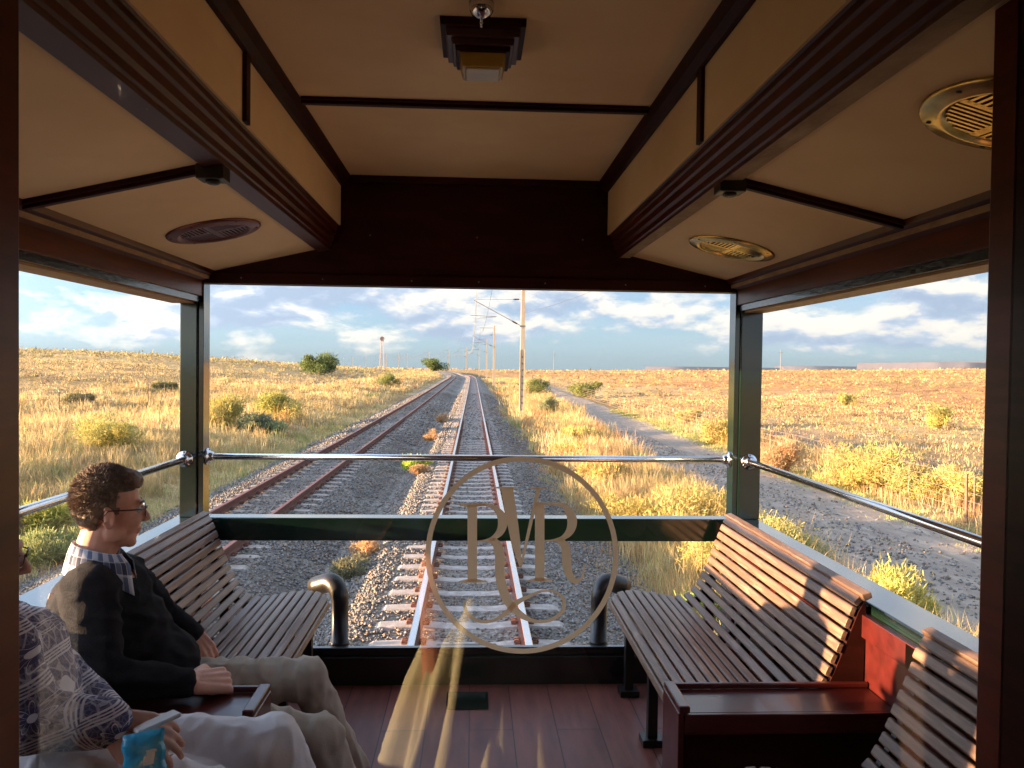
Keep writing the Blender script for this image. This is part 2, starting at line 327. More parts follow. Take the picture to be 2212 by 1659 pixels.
# rear end panel
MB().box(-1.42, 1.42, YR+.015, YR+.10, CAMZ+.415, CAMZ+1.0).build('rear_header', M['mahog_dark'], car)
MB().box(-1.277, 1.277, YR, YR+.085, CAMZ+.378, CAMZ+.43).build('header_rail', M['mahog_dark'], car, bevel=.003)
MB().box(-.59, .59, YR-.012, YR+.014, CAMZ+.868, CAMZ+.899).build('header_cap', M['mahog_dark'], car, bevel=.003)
MB().box(-.66, .66, 1.05, 3.765, CAMZ+.90, CAMZ+.915).build('main_ceiling', M['ceil'], car)
mb = MB().box(-.59, .59, 2.665, 2.715, CAMZ+.890, CAMZ+.8995).box(-.59, .59, 2.678, 2.702, CAMZ+.880, CAMZ+.890); mb.build('main_ceiling_strip', M['mahog_dark'], car, bevel=.0015)
pr = [(-1.46, CAMZ+.62), (-1.42, CAMZ+.70), (-1.1, CAMZ+.86), (-.6, CAMZ+1.02), (0, CAMZ+1.08), (.6, CAMZ+1.02), (1.1, CAMZ+.86), (1.42, CAMZ+.70), (1.46, CAMZ+.62), (1.42, CAMZ+.625), (1.0, CAMZ+.70), (.70, CAMZ+.93), (0, CAMZ+.96), (-.70, CAMZ+.93), (-1.0, CAMZ+.70), (-1.42, CAMZ+.625)]
MB().prism(pr, -6, 3.95).build('roof', M['green'], car)
# handrails
def rail(p, q, fl):
    o = MB().tube([p, q], .0155, 20).build('handrail', M['chrome'], car, smooth=True)
    for c in fl:
        d = (Vector(q)-Vector(p)).normalized()
        if (Vector(c)-Vector(p)).length > .5: d = -d
        MB().lathe(c, d, [(.040, 0), (.040, .004), (.036, .010), (.027, .013), (.024, .02), (.022, .03), (.0165, .033)], 28).build('rail_flange', M['chrome'], o, smooth=True)
        for kk in (0, 2.1, 4.2):
            a = Vector((0, 0, 1)); b = d.cross(a); cc = Vector(c)+(a*math.cos(kk)+b*math.sin(kk))*.033+d*.009
            MB().lathe(cc, d, [(.0045, 0), (.004, .004), (.002, .005)], 10).build('rail_screw', M['black'], o)
zr = CAMZ-.447
rail((-1.271, 3.80, zr), (1.271, 3.80, zr+.002), [(-1.271, 3.80, zr), (1.271, 3.80, zr+.002)])
rail((-1.352, 3.734, zr-.006), (-1.352, 1.15, zr-.006), [(-1.352, 3.734, zr-.006)])
rail((1.348, 3.734, zr), (1.348, 1.15, zr), [(1.348, 3.734, zr)])
# bent pipes outside the rear sill, coupler, floor hatch
for s in (-1, 1):
    p = [(s*.655, 3.93, ZF-.5), (s*.655, 3.93, ZF+.12)]; r = [.038, .038]
    p += [(s*.655, 3.93, ZF+.121), (s*.655, 3.93, ZF+.145), (s*.655, 3.93, ZF+.146), (s*.655, 3.93, ZF+.34)]; r += [.046, .046, .042, .042]
    for t in range(1, 10):
        a = t/9*math.radians(105); p.append((s*(.655+.055*(1-math.cos(a))), 3.93+.045*(1-math.cos(a)), ZF+.34+.075*math.sin(a)*1.15)); r.append(.042+.006*math.sin(a))
    p.append((s*.775, 4.02, ZF+.40)); r.append(.050); p.append((s*.80, 4.04, ZF+.385)); r.append(.05)
    MB().tube(p, r, 20).build('bent_pipe', M['iron'], car, smooth=True)
mb = MB().box(-.19, .15, 4.05, 4.35, ZF-.42, ZF-.02).box(-.15, .11, 4.35, 4.5, ZF-.38, ZF-.10); mb.build('coupler', M['iron'], car, bevel=.01)
mb = MB().box(-.105, .085, 3.45, 3.63, ZF+.001, ZF+.006)
for k in range(9): mb.box(-.095, .075, 3.463+k*.018, 3.470+k*.018, ZF+.006, ZF+.009)
mb.build('floor_plate', M['green'], car, bevel=.001)
# end wall of the saloon round the window
XL, XR = -.645, .773
jb = M['mahog']
MB().box(-1.30, XL, 1.03, 1.145, ZF, CAMZ+1.0).build('window_jamb', jb, car, bevel=.004)
MB().box(XR, 1.30, 1.03, 1.145, ZF, CAMZ+1.0).build('window_jamb', jb, car, bevel=.004)
MB().box(XL, XR, 1.03, 1.145, CAMZ+.80, CAMZ+1.0).build('window_head', jb, car)
MB().box(XL, XR, 1.03, 1.145, ZF, ZF+.22).build('window_apron', jb, car)
MB().box(-1.44, 1.44, -6, 1.02, ZF-.05, ZF).build('saloon_floor', M['carpet'], car)
MB().box(-1.44, 1.44, -6, 1.02, CAMZ+.90, CAMZ+.94).build('saloon_ceiling', M['saloon'], car)
for s in (-1, 1):
    a, b = sorted((s*1.34, s*1.44)); mb = MB().box(a, b, -6, 1.02, ZF-.3, ZF+.12).box(a, b, -6, 1.02, CAMZ+(.35 if s > 0 else -.50), CAMZ+.94)
    for y0, y1 in ((-6, -.74), (-.30, 1.02)) if s < 0 else ((-6, 1.02),): mb.box(a, b, y0, y1, ZF+.12, CAMZ+.35)
    mb.build('saloon_wall', M['saloon'], car)
MB().box(-1.44, 1.44, -6.1, -6, ZF-.3, CAMZ+.94).build('saloon_wall', M['saloon'], car)
pane = MB().box(XL, XR, 1.085, 1.091, ZF+.22, CAMZ+.80).build('window_pane', M['glass'], car)
# the gilt monogram on the pane: ribbons with a changing width
YG = 1.0935
def gpt(zx, zy): return P((1000+zx/2.765)*.864, (1100+zy/2.765)*.864, YG)
def catmull(pts, n=10):
    pts = [np.array(p, float) for p in pts]; q = [pts[0]]+pts+[pts[-1]]; out = []
    for i in range(1, len(q)-2):
        for t in np.linspace(0, 1, n, endpoint=False):
            a, b, c, d = q[i-1], q[i], q[i+1], q[i+2]; out.append(.5*((2*b)+(-a+c)*t+(2*a-5*b+4*c-d)*t*t+(-a+3*b-3*c+d)*t**3))
    return out+[pts[-1]]
mono = MB(); lay = [0]
def ribbon(pts, smooth=True):
    c = catmull(pts) if smooth and len(pts) > 2 else [np.array(p, float) for p in pts]
    L, R = [], []
    for i, p in enumerate(c):
        t = c[min(i+1, len(c)-1)][:2]-c[max(i-1, 0)][:2]; t = t/(np.hypot(*t)+1e-9); nn = np.array([-t[1], t[0]])*p[2]/2
        L.append(p[:2]+nn); R.append(p[:2]-nn)
    lay[0] += 1; dy = lay[0]*.00003; cnt = [0]
    f = lambda q, e: (lambda v: (v.x, v.y+e, v.z))(gpt(*q))
    for i in range(len(c)-1):
        dy += .0000012; k = len(mono.v); mono.v += [f(L[i], dy), f(L[i+1], dy), f(R[i+1], dy), f(R[i], dy)]; mono.f.append([k, k+1, k+2, k+3]); mono.m.append(0)
cx, cy, rr = 843, 795, 649
ribbon([(cx+rr*math.sin(a), cy-rr*math.cos(a)*1.025, 36) for a in np.linspace(0, 2*math.pi, 97)], False)
for st in [
    [(500, 448, 66), (500, 980, 66)], [(408, 448, 10), (470, 452, 22), (600, 448, 14)], [(404, 982, 10), (470, 975, 24), (530, 975, 24), (602, 978, 10)],
    [(530, 447, 14), (610, 450, 20), (668, 480, 40), (708, 545, 66), (700, 620, 58), (650, 675, 34), (590, 696, 18), (530, 702, 10)],
    [(618, 690, 30), (668, 720, 60), (690, 800, 68), (690, 900, 66), (705, 1010, 66), (750, 1120, 60), (830, 1205, 46), (930, 1252, 24), (1040, 1245, 24), (1120, 1185, 28), (1132, 1105, 24), (1075, 1052, 16), (985, 1045, 16), (895, 1080, 24), (800, 1130, 36), (735, 1195, 34), (650, 1246, 22), (560, 1256, 22), (480, 1215, 24), (450, 1160, 22), (445, 1110, 14)],
    [(660, 329, 8), (735, 333, 20), (812, 329, 8)], [(740, 335, 82), (770, 520, 78), (800, 700, 62), (833, 880, 14)], [(892, 330, 8), (950, 334, 14), (1022, 330, 8)],
    [(958, 335, 26), (925, 480, 24), (880, 680, 22), (835, 885, 12)],
    [(966, 440, 66), (966, 975, 66)], [(876, 975, 10), (930, 968, 24), (1000, 968, 24), (1052, 974, 10)],
    [(940, 440, 12), (1060, 442, 20), (1140, 462, 36), (1188, 540, 66), (1180, 620, 60), (1130, 675, 34), (1060, 694, 16), (1000, 698, 10)],
    [(1095, 690, 30), (1138, 730, 56), (1152, 810, 64), (1158, 890, 60), (1180, 950, 50), (1218, 978, 34), (1255, 955, 18), (1272, 900, 12), (1274, 860, 8)]]:
    ribbon(st)
mo = mono.build('monogram', M['gold'], pane)

# ------------------------------------------------------------------ benches
CURVE = [(.652, .385), (.662, .435), (.70, .468), (.76, .478), (.83, .474), (.90, .462), (.97, .452), (1.02, .462), (1.06, .495), (1.09, .545), (1.12, .61), (1.15, .685), (1.178, .76), (1.20, .81), (1.228, .838)]
def curve_pts():
    c = [np.array(p[:2]) for p in catmull([(a, b, 0) for a, b in CURVE], 12)]
    s = np.concatenate([[0], np.cumsum([np.hypot(*(c[i+1]-c[i])) for i in range(len(c)-1)])]); return np.array(c), s
CP, CS = curve_pts()
def at_s(t): return np.array([np.interp(t, CS, CP[:, 0]), np.interp(t, CS, CP[:, 1])])
def make_bench(y0, y1, s, label):
    root = empty('slatted_bench', (s*.95, (y0+y1)/2, ZF), label, 'bench', 'curved slatted teak benches along both sides of the platform')
    n = 21; pitch = (CS[-1]-.02)/n; seat, back = MB(), MB(); rnd = random.Random(int(y0*100)+s)
    for i in range(n):
        t = .01+pitch*(i+.5); p = at_s(t); d = at_s(min(t+.005, CS[-1]))-at_s(max(t-.005, 0)); d /= np.hypot(*d); nn = np.array([-d[1], d[0]]); hw = pitch/2-.0042; th = .017
        # rounded slat section
        sec = [(-hw, -th), (hw, -th), (hw, -.004), (hw-.004, 0), (-hw+.004, 0), (-hw, -.004)]
        j = rnd.uniform(-.0012, .0012)
        prof = [(s*(p[0]+a*d[0]+(b+j)*nn[0]), ZF+p[1]+a*d[1]+(b+j)*nn[1]) for a, b in sec]
        e0, e1 = rnd.uniform(-.004, .004), rnd.uniform(-.004, .004)
        (seat if i < 12 else back).prism(prof, y0+.005+e0, y1-.005+e1)
    seat.build('seat', M['slat'], root, bevel=.002); back.build('backrest', M['slat'], root, bevel=.002)
    # cap board along the top of the back
    MB().prism([(s*1.212, ZF+.838), (s*1.242, ZF+.846), (s*1.248, ZF+.828), (s*1.222, ZF+.815)], y0-.01, y1+.01).build('cap_board', M['slat'], root, bevel=.003)
    low = [(s*(p[0]+.02*0), ZF+p[1]) for p in CP[::6]]
    def bracket(y, w=.022):
        mb = MB(); a = []
        for t in np.linspace(.03, CS[-1]-.03, 26):
            p = at_s(t); d = at_s(t+.004)-at_s(t-.004); d /= np.hypot(*d); nn = np.array([-d[1], d[0]]); a.append((p-nn*.019, p-nn*.052))
        prof = [(s*q[0][0], ZF+q[0][1]) for q in a]+[(s*q[1][0], ZF+q[1][1]) for q in a[::-1]]
        k = len(mb.v)
        for y_ in (y, y+w): mb.v += [(x, y_, z) for x, z in prof]
        n_ = len(a)
        for i in range(n_-1):
            for o in (0, 2*n_): mb.f.append([k+o+i, k+o+i+1, k+o+2*n_-2-i, k+o+2*n_-1-i]); mb.m.append(0)
        for i in range(2*n_):
            j = (i+1) % (2*n_); mb.f.append([k+i, k+j, k+2*n_+j, k+2*n_+i]); mb.m.append(0)
        mb.build('curved_bracket', M['iron'], root)
    ys = (y0+.04, y0+.75, y1-.07) if y1-y0 > 1.1 else (y0+.12, y1-.04)
    for y in ys: bracket(y)
    for y in ys:
        for xx in (.745, 1.12):
            zt = .43 if xx < 1 else .50
            MB().box(*sorted((s*(xx-.02), s*(xx+.02))), y-.008, y+.03, ZF+.02, ZF+zt).box(*sorted((s*(xx-.045), s*(xx+.045))), y-.03, y+.052, ZF+.001, ZF+.03).build('leg', M['iron'], root, bevel=.003)
    if s: # closing panel at the near end of the back
        mb = MB(); prof = [(s*1.225, ZF+.30)]+[(s*(at_s(t)[0]+.022), ZF+at_s(t)[1]-.01) for t in np.linspace(CS[-1]*.56, CS[-1]-.03, 12)]+[(s*1.235, ZF+.80)]
        mb.prism(prof, y0+.004, y0+.022); mb.build('end_panel', M['mahog_dark'], root)
    return root
make_bench(2.36, 3.66, 1, 'sunlit slatted wooden bench on the right, its far end against the green corner post')
make_bench(2.36, 3.66, -1, 'shaded slatted wooden bench on the left that the man in the black sweater sits on')
make_bench(1.16, 2.02, 1, 'slatted wooden bench cut by the right edge, in front of the red wood armrest console')
make_bench(1.16, 2.02, -1, 'slatted wooden bench at lower left that the woman in the patterned blouse sits on')
def console(s, label):
    root = empty('armrest_console', (s*.92, 2.26, ZF), label, 'armrest console', 'mahogany armrest consoles between the benches')
    bx = lambda x0, x1, *r: MB().box(*sorted((s*x0, s*x1)), *r)
    bx(.612, 1.232, 2.185, 2.335, ZF, ZF+.535).build('body', M['mahog_dark'], root, bevel=.002)
    bx(.594, .611, 2.17, 2.35, ZF, ZF+.552).build('end_face', M['mahog_red'], root, bevel=.003)
    bx(.612, 1.232, 2.178, 2.342, ZF+.536, ZF+.550).build('top', M['mahog_red'], root, bevel=.002)
    mb = bx(.596, .628, 2.168, 2.352, ZF+.5525, ZF+.572); mb.box(*sorted((s*.629, s*1.232)), 2.336, 2.352, ZF+.5505, ZF+.568)
    mb.build('raised_rim', M['mahog_red'], root, bevel=.004)
    bx(.612, 1.232, 2.166, 2.184, ZF+.49, ZF+.549).build('front_rail', M['mahog_red'], root, bevel=.003)
console(1, 'red mahogany armrest console on the right with an empty top'); console(-1, 'mahogany armrest console on the left beside the man\'s forearm')
# ------------------------------------------------------------------ things on the ceiling
def soffz(x): return CAMZ+.557-(abs(x)-.71)*.2296
def vent(x, y, label, mat, rot):
    root = empty('ceiling_vent', (x, y, soffz(x)), label, 'vent', 'round louvred vents in the sloping side ceilings')
    s = 1 if x > 0 else -1; nrm = Vector((-s*.2296, 0, -1)).normalized(); ax = Vector((-nrm.z, 0, nrm.x)).normalized(); R = .170; c = Vector((x, y, soffz(x)))
    pos = lambda a, b, h: c+ax*a+Vector((0, 1, 0))*b+nrm*h
    mb = MB(); seg = 48
    prof = [(R, 0), (R, .004), (R*.97, .009), (R*.84, .010), (R*.80, .014), (R*.76, .014), (R*.72, .006), (R*.70, .004)]
    for r, h in prof:
        for j in range(seg):
            th = 2*math.pi*j/seg; mb.v.append(tuple(pos(r*math.cos(th), r*math.sin(th), h)))
    for i in range(len(prof)-1):
        for j in range(seg): a, b = i*seg+j, i*seg+(j+1) % seg; mb.f.append([a, b, b+seg, a+seg]); mb.m.append(0)
    mb.build('vent_ring', mat, root, smooth=True)
    mb = MB(); mb.v = [tuple(pos(R*.71*math.cos(2*math.pi*j/seg), R*.71*math.sin(2*math.pi*j/seg), .002)) for j in range(seg)]; mb.f = [list(range(seg))]; mb.m = [0]; mb.build('vent_back', M['void'], root)
    mb = MB(); ri = R*.70; ca, sa = math.cos(rot), math.sin(rot)
    def bar(a0, b0, a1, b1, wd):
        d = Vector((a1-a0, b1-b0)).normalized(); q = Vector((-d.y, d.x))*wd/2; k = len(mb.v)
        for h in (.002, .007):
            for (a, b) in ((a0+q.x, b0+q.y), (a1+q.x, b1+q.y), (a1-q.x, b1-q.y), (a0-q.x, b0-q.y)): mb.v.append(tuple(pos(a*ca-b*sa, a*sa+b*ca, h)))
        for f in ((3, 2, 1, 0), (4, 5, 6, 7), (0, 1, 5, 4), (1, 2, 6, 5), (2, 3, 7, 6), (3, 0, 4, 7)): mb.f.append([k+i for i in f]); mb.m.append(0)
    bar(-ri, 0, ri, 0, .016); bar(0, -ri, 0, ri, .020)
    for q in range(4):
        sx, sy = ((1, 1), (-1, 1), (-1, -1), (1, -1))[q]
        for i in range(1, 8):
            t = i/8*ri+.003; e = math.sqrt(max(ri*ri-t*t, 0))
            if e < .02: continue
            if q % 2 == 0: bar(sx*t, 0, sx*t, sy*e, .007)
            else: bar(0, sy*t, sx*e, sy*t, .007)
    mb.build('louvre', mat, root)
    for k in range(6):
        a = k*math.pi/3+.3; p = pos(R*.90*math.cos(a), R*.90*math.sin(a), .009); MB().lathe(p, nrm, [(.005, 0), (.005, .0015), (.002, .002)], 10).build('screw', M['void'], root)
vent(P(1580, 531, 3.07).x, 3.07, 'polished brass vent on the right ceiling nearest the rear opening', M['brass'], .0)
vent(P(2200, 232, 1.43).x, 1.43, 'brass vent at the top right, half hidden by the window jamb', M['brass'], .1)
vent(P(462, 510, 2.98).x, 2.98, 'dull copper vent on the left ceiling', M['bronze'], .0)
lx = P(1044, 48, 2.03).x
lamp = empty('ceiling_lamp', (lx, 2.14, CAMZ+.90), 'stepped dark wooden ceiling lamp with an unlit square amber glass shade', 'lamp')
def frus(z0, z1, w0, w1, name, mat, par, c=(lx, 2.14)):
    k = [(c[0]+a*w/2, c[1]+b*w/2, z) for z, w in ((z0, w0), (z1, w1)) for a, b in ((-1, -1), (1, -1), (1, 1), (-1, 1))]
    mb = MB(); mb.v = k; mb.f = [[3, 2, 1, 0], [4, 5, 6, 7]]+[[i, (i+1) % 4, 4+(i+1) % 4, 4+i] for i in range(4)]; mb.m = [0]*6
    return mb.build(name, mat, par, bevel=.002)
Z9 = CAMZ+.9
frus(Z9, Z9-.022, .225, .222, 'base', M['mahog_dark'], lamp); frus(Z9-.022, Z9-.042, .196, .19, 'step', M['fascia'], lamp); frus(Z9-.042, Z9-.058, .166, .16, 'step', M['fascia'], lamp); frus(Z9-.058, Z9-.070, .146, .140, 'step', M['mahog_dark'], lamp)
sh = frus(Z9-.070, Z9-.105, .124, .106, 'shade', M['amber'], lamp); frus(Z9-.1055, Z9-.109, .094, .088, 'shade_face', M['cream'], sh)
sx_ = P(1040, 28, 1.95).x
sp = empty('sprinkler', (sx_, 1.95, Z9), 'small chrome sprinkler head on the ceiling in front of the lamp', 'sprinkler')
MB().lathe((sx_, 1.95, Z9), (0, 0, -1), [(.031, 0), (.031, .012), (.030, .020), (.024, .030), (.012, .037), (.009, .039)], 32).build('rose', M['chrome'], sp, smooth=True)
MB().lathe((sx_, 1.95, Z9-.039), (0, 0, -1), [(.004, 0), (.0035, .010), (.006, .012), (.002, .014), (.002, .022)], 14).build('pin', M['chrome'], sp, smooth=True)

def screw(c, ax): MB().lathe(c, ax, [(.0045, 0), (.004, .0012), (.001, .0016)], 8).build('screw', M['steel'], car)
for s in (-1, 1):
    for y in np.arange(1.75, 3.7, .39): screw((s*.706, y+.03*s, CAMZ+.5435), (0, 0, -1))
for x in (-1.1, -.72, -.3, .02, .34, .73, 1.12): screw((x, YR, CAMZ+.405), (0, -1, 0))
for x in (-.5, .01, .52): screw((x, YR+.015, CAMZ+.62), (0, -1, 0))
# ------------------------------------------------------------------ the land
rng = np.random.default_rng(7)
MX = [(0, 3.0), (112, 3.0), (165, 2.9), (213, 1.7), (244, -2.1), (283, -8.8), (330, -18.7), (375, -31.8), (392, -37.2), (430, -48), (446, -54), (494, -68), (571, -88.6), (659, -112), (900, -190), (3000, -1000)]
def xc(y):
    y = np.asarray(y, float); s = 0
    for d in (-18, -9, 0, 9, 18): s = s+np.interp(np.maximum(y+d, 0), [a for a, b in MX], [b for a, b in MX])
    return s/5-3.0
def sstep(a, b, x): t = np.clip((x-a)/(b-a), 0, 1); return t*t*(3-2*t)
def lattice(x, y, s, seed):
    """smooth value noise in -1..1"""
    u, v = np.asarray(x)/s, np.asarray(y)/s; i, j = np.floor(u).astype(int), np.floor(v).astype(int); fu, fv = u-i, v-j; fu = fu*fu*(3-2*fu); fv = fv*fv*(3-2*fv)
    def h(a, b):
        n = (a*374761393+b*668265263+seed*1442695041) & 0x7fffffff; n = ((n ^ (n >> 13))*1274126177) & 0x7fffffff; return ((n ^ (n >> 16)) & 0xffff)/32768.0-1
    return (h(i, j)*(1-fu)+h(i+1, j)*fu)*(1-fv)+(h(i, j+1)*(1-fu)+h(i+1, j+1)*fu)*fv
SKP = [(-2500, 90), (-600, 60), (0, 22), (40, 19.0), (200, 17.2), (400, 10.5), (600, 1.5), (700, -4), (800, -8.0), (960, -9.5), (1110, -10.0), (1300, -8), (1500, -5.5), (1700, -2.5), (1900, 1.0), (2100, 5.5), (2600, 14), (5000, 60)]
def skyl(x, y):
    """slope of the skyline, seen from the platform, in the direction (x, y)"""
    px = 1022+F*np.asarray(x)/np.maximum(np.asarray(y), 1.0)
    return np.interp(px, [a for a, b in SKP], [b for a, b in SKP])/F
UP = [(-400, 3), (-60, 1.2), (-30, .55), (-18, .15), (-12, .0), (-8.5, -.30), (-6.9, -.52), (-6.3, -.50), (-5.35, -.19), (-5.2, -.175), (-3.0, -.175), (-2.85, -.19), (-2.15, -.46), (-1.9, -.46), (-1.3, -.185), (-1.15, -.175), (1.15, -.175), (1.3, -.19), (2.15, -.52), (2.7, -.62), (5.4, -.60), (5.9, -.64), (6.7, -.66), (7.7, -.60), (8.6, -.66), (9.6, -.62), (11, -.55), (14, -.75), (18, -.55), (40, -.45), (400, 1)]
def gz(x, y):
    x = np.asarray(x, float); y = np.asarray(y, float); c = xc(y); u = x-c
    z = np.interp(u, [a for a, b in UP], [b for a, b in UP])
    near = np.exp(-(np.maximum(np.abs(u+1.5)-6, 0)/8)**2)
    z = z+(1-near)*(.10*lattice(x, y, 3.1, 1)+.16*lattice(x, y, 9.3, 2))*sstep(0, 12, np.abs(u))
    e = skyl(x, y)
    lift = .35*sstep(40, 160, y)
    zf = CAMZ+e*np.minimum(y, 1400)+lattice(x, y, 60, 5)*.5*sstep(0, 100, y)
    yb = np.where(x < c, 150, 420); fb = sstep(0, 1, (y-35)/(yb-35))
    band = np.exp(-(np.maximum(np.abs(u+2)-5, 0)/25)**2)*sstep(260, 200, y)  # the formation stays level beside the rails
    f = fb*(1-band)
    return (z+lift)*(1-f)+zf*f+lift*0
def grid_terrain():
    ys = np.concatenate([np.arange(-200, 0, 10), np.arange(0, 40, .3), np.geomspace(40, 9800, 190)])
    us = np.concatenate([-np.geomspace(9500, 12.3, 75), np.arange(-12, 13.01, .25), np.geomspace(13.4, 9500, 75)])
    Y, U = np.meshgrid(ys, us, indexing='ij'); sc_ = 1.0
    X = U+xc(np.minimum(Y, 1500)); Z = gz(X, Y); far = sstep(1400, 2600, np.hypot(X, Y)); Z = Z-far*np.maximum(np.hypot(X, Y)-1400, 0)*.004
    V = np.stack([X, Y, Z], -1).reshape(-1, 3); r, c = Y.shape; i = np.arange(r*c).reshape(r, c)
    Fq = np.stack([i[:-1, :-1], i[:-1, 1:], i[1:, 1:], i[1:, :-1]], -1).reshape(-1, 4)
    u = U.reshape(-1); y = Y.reshape(-1); x = X.reshape(-1)
    grass_l = np.array([.36, .27, .12]); soil = np.array([.40, .23, .105]); bal = np.array([.235, .215, .195]); bush = np.array([.27, .20, .08]); pale = np.array([.46, .35, .18])
    nz = lattice(x, y, 14, 11)*.5+.5; nz2 = lattice(x, y*1.0, 45, 12)*.5+.5; nz3 = lattice(x*.3, y, 22, 13)*.5+.5
    C = grass_l+(soil-grass_l)*np.clip(nz*.6+nz2*.7-.2, 0, 1)[:, None]
    rt = (sstep(8, 30, u)*sstep(20, 60, y))[:, None]; C = C+(np.array([.46, .235, .10])-C)*rt*np.clip(nz2+.25, 0, 1)[:, None]
    C = C+(pale-C)*(np.clip(nz3*3.0-1.6, 0, 1)*.9)[:, None]
    C = C+(np.array([.20, .155, .12])-C)*(np.exp(-((u-15.5)/3.0)**2)*sstep(70, 40, y))[:, None]
    b = (sstep(-6.6, -6.2, u)*sstep(2.75, 2.3, u))[:, None]; C = C+(bal-C)*b
    under = (sstep(2.3, 2.8, u)*sstep(6.0, 5.6, u))[:, None]; C = C+(np.array([.20, .15, .085])-C)*under
    return V, Fq, C
def ground_mat():
    m = bpy.data.materials.new('karoo_ground'); m.use_nodes = True; nt = m.node_tree; b = nt.nodes['Principled BSDF']
    a = N(nt, 'ShaderNodeAttribute', attribute_name='Col'); tc = N(nt, 'ShaderNodeTexCoord')
    def nz(s, d=8, st=(1, 1, 1)):
        mp = N(nt, 'ShaderNodeMapping'); mp.inputs['Scale'].default_value = st; nt.links.new(tc.outputs['Object'], mp.inputs[0])
        n = N(nt, 'ShaderNodeTexNoise', i_Scale=s, i_Detail=d, i_Roughness=.65); nt.links.new(mp.outputs[0], n.inputs['Vector']); return n.outputs[0]
    c = mixc(nt, 1.0, a.outputs['Color'], ramp(nt, nz(.9), [(.3, .62), (.68, 1.32)]), 'MULTIPLY')
    c = mixc(nt, 1.0, c, ramp(nt, nz(.11, 10), [(.34, (.72, .66, .60)), (.62, (1.16, 1.12, 1.05))]), 'MULTIPLY')
    vo = N(nt, 'ShaderNodeTexVoronoi', i_Scale=24.0); nt.links.new(tc.outputs['Object'], vo.inputs['Vector'])
    sr = N(nt, 'ShaderNodeSeparateColor'); nt.links.new(vo.outputs['Color'], sr.inputs[0]); c = mixc(nt, 1.0, c, ramp(nt, sr.outputs[0], [(0, .66), (1, 1.34)]), 'MULTIPLY')
    nt.links.new(c, b.inputs['Base Color']); b.inputs['Roughness'].default_value = .95; b.inputs['Specular IOR Level'].default_value = .15
    h = mth(nt, 'ADD', mth(nt, 'MULTIPLY', vo.outputs['Distance'], -.8), nz(30, 6)); bp = N(nt, 'ShaderNodeBump', i_Strength=.9, i_Distance=.035); nt.links.new(h, bp.inputs['Height']); nt.links.new(bp.outputs[0], b.inputs['Normal']); return m
V, Fq, C = grid_terrain()
g = fast('ground', V, Fq, ground_mat(), C, smooth=True); g['kind'] = 'structure'
# gravel road
def strip(name, u0, u1, y0, y1, mat, lift=.006, nu=14, dy=.35, xcf=None):
    ys = np.arange(y0, y1, dy); us = np.linspace(0, 1, nu)
    Y, T = np.meshgrid(ys, us, indexing='ij'); a, b = u0(Y), u1(Y); X = a+(b-a)*T; Z = gz(X, Y)+lift+.012*lattice(X, Y, .8, 31)
    V = np.stack([X, Y, Z], -1).reshape(-1, 3); r, c = Y.shape; i = np.arange(r*c).reshape(r, c)
    Fq = np.stack([i[:-1, :-1], i[:-1, 1:], i[1:, 1:], i[1:, :-1]], -1).reshape(-1, 4); o = fast(name, V, Fq, mat, None, smooth=True); o['kind'] = 'structure'; return o
def rx0(Y): return 5.7+.038*np.maximum(Y-10, 0)+.05*lattice(Y, Y*0, 2.1, 3)
def rx1(Y): return 9.35+.030*np.maximum(Y-10, 0)+.06*lattice(Y, Y*0, 1.7, 4)
M['road'] = pm('dirt_road', (.42, .335, .26), (.27, .215, .17), 1.6, .95, .6, 34, c3=(.50, .40, .31), st=(1.6, .45, 1), spec=.1)
strip('dirt_road', rx0, rx1, -30, 150, M['road'], .012)
# far table mountains, in the blue distance
M['mesa'] = pm('distant_mesa_rock', (.11, .095, .105), (.08, .075, .09), .004, .95, spec=0.0)
def mesa(x0, x1, Y, z0, h, dep, seed):
    n = 80; prof = [(0, 0), (.25, .45), (.38, .62), (.40, .97), (.46, 1.0), (1.0, 1.0)]; V = []; xc_ = (x0+x1)/2; hw = (x1-x0)/2
    for j, (t, hh) in enumerate(prof):
        for i in range(n):
            a = 2*math.pi*i/n; k = 1-t*.22; rr = 1+.05*float(lattice(math.cos(a)*6+seed, math.sin(a)*6, 2.0, seed))*(j < 5)
            ex, ey = math.copysign(abs(math.cos(a))**.55, math.cos(a)), math.copysign(abs(math.sin(a))**.55, math.sin(a)); V.append((xc_+hw*ex*k*rr, Y+dep*ey*k*rr, z0+h*hh*(1+.01*rr)))
    i = np.arange(6*n).reshape(6, n); ii = np.roll(i, -1, 1); Fq = np.stack([i[:-1], ii[:-1], ii[1:], i[1:]], -1).reshape(-1, 4)
    V.append((xc_, Y, z0+h*1.0)); o = fast('hills', V, Fq, M['mesa'], smooth=False); o['kind'] = 'structure'
    k = len(V)-1; bm = bmesh.new(); bm.from_mesh(o.data); bm.verts.ensure_lookup_table(); [bm.faces.new((bm.verts[5*n+q], bm.verts[5*n+(q+1) % n], bm.verts[k])) for q in range(n)]; bm.to_mesh(o.data); bm.free()
def pxx(px, Y): return (px-1022)/F*Y
mesa(pxx(1395, 7600), pxx(1935, 7600), 7600, -75, 0, 700, 3) if False else None
def mesa_px(xa, xb, ytop, Y, dep, seed): z = P((xa+xb)/2, ytop, Y).z; mesa(pxx(xa, Y), pxx(xb, Y), Y, -60, z+60, dep, seed)
mesa_px(1395, 1640, 793, 8200, 500, 3); mesa_px(1560, 1790, 795, 9000, 400, 4); mesa_px(1690, 1925, 792, 8600, 500, 6); mesa_px(1930, 2120, 785, 6800, 900, 5); mesa_px(2040, 2400, 784, 7400, 900, 8)
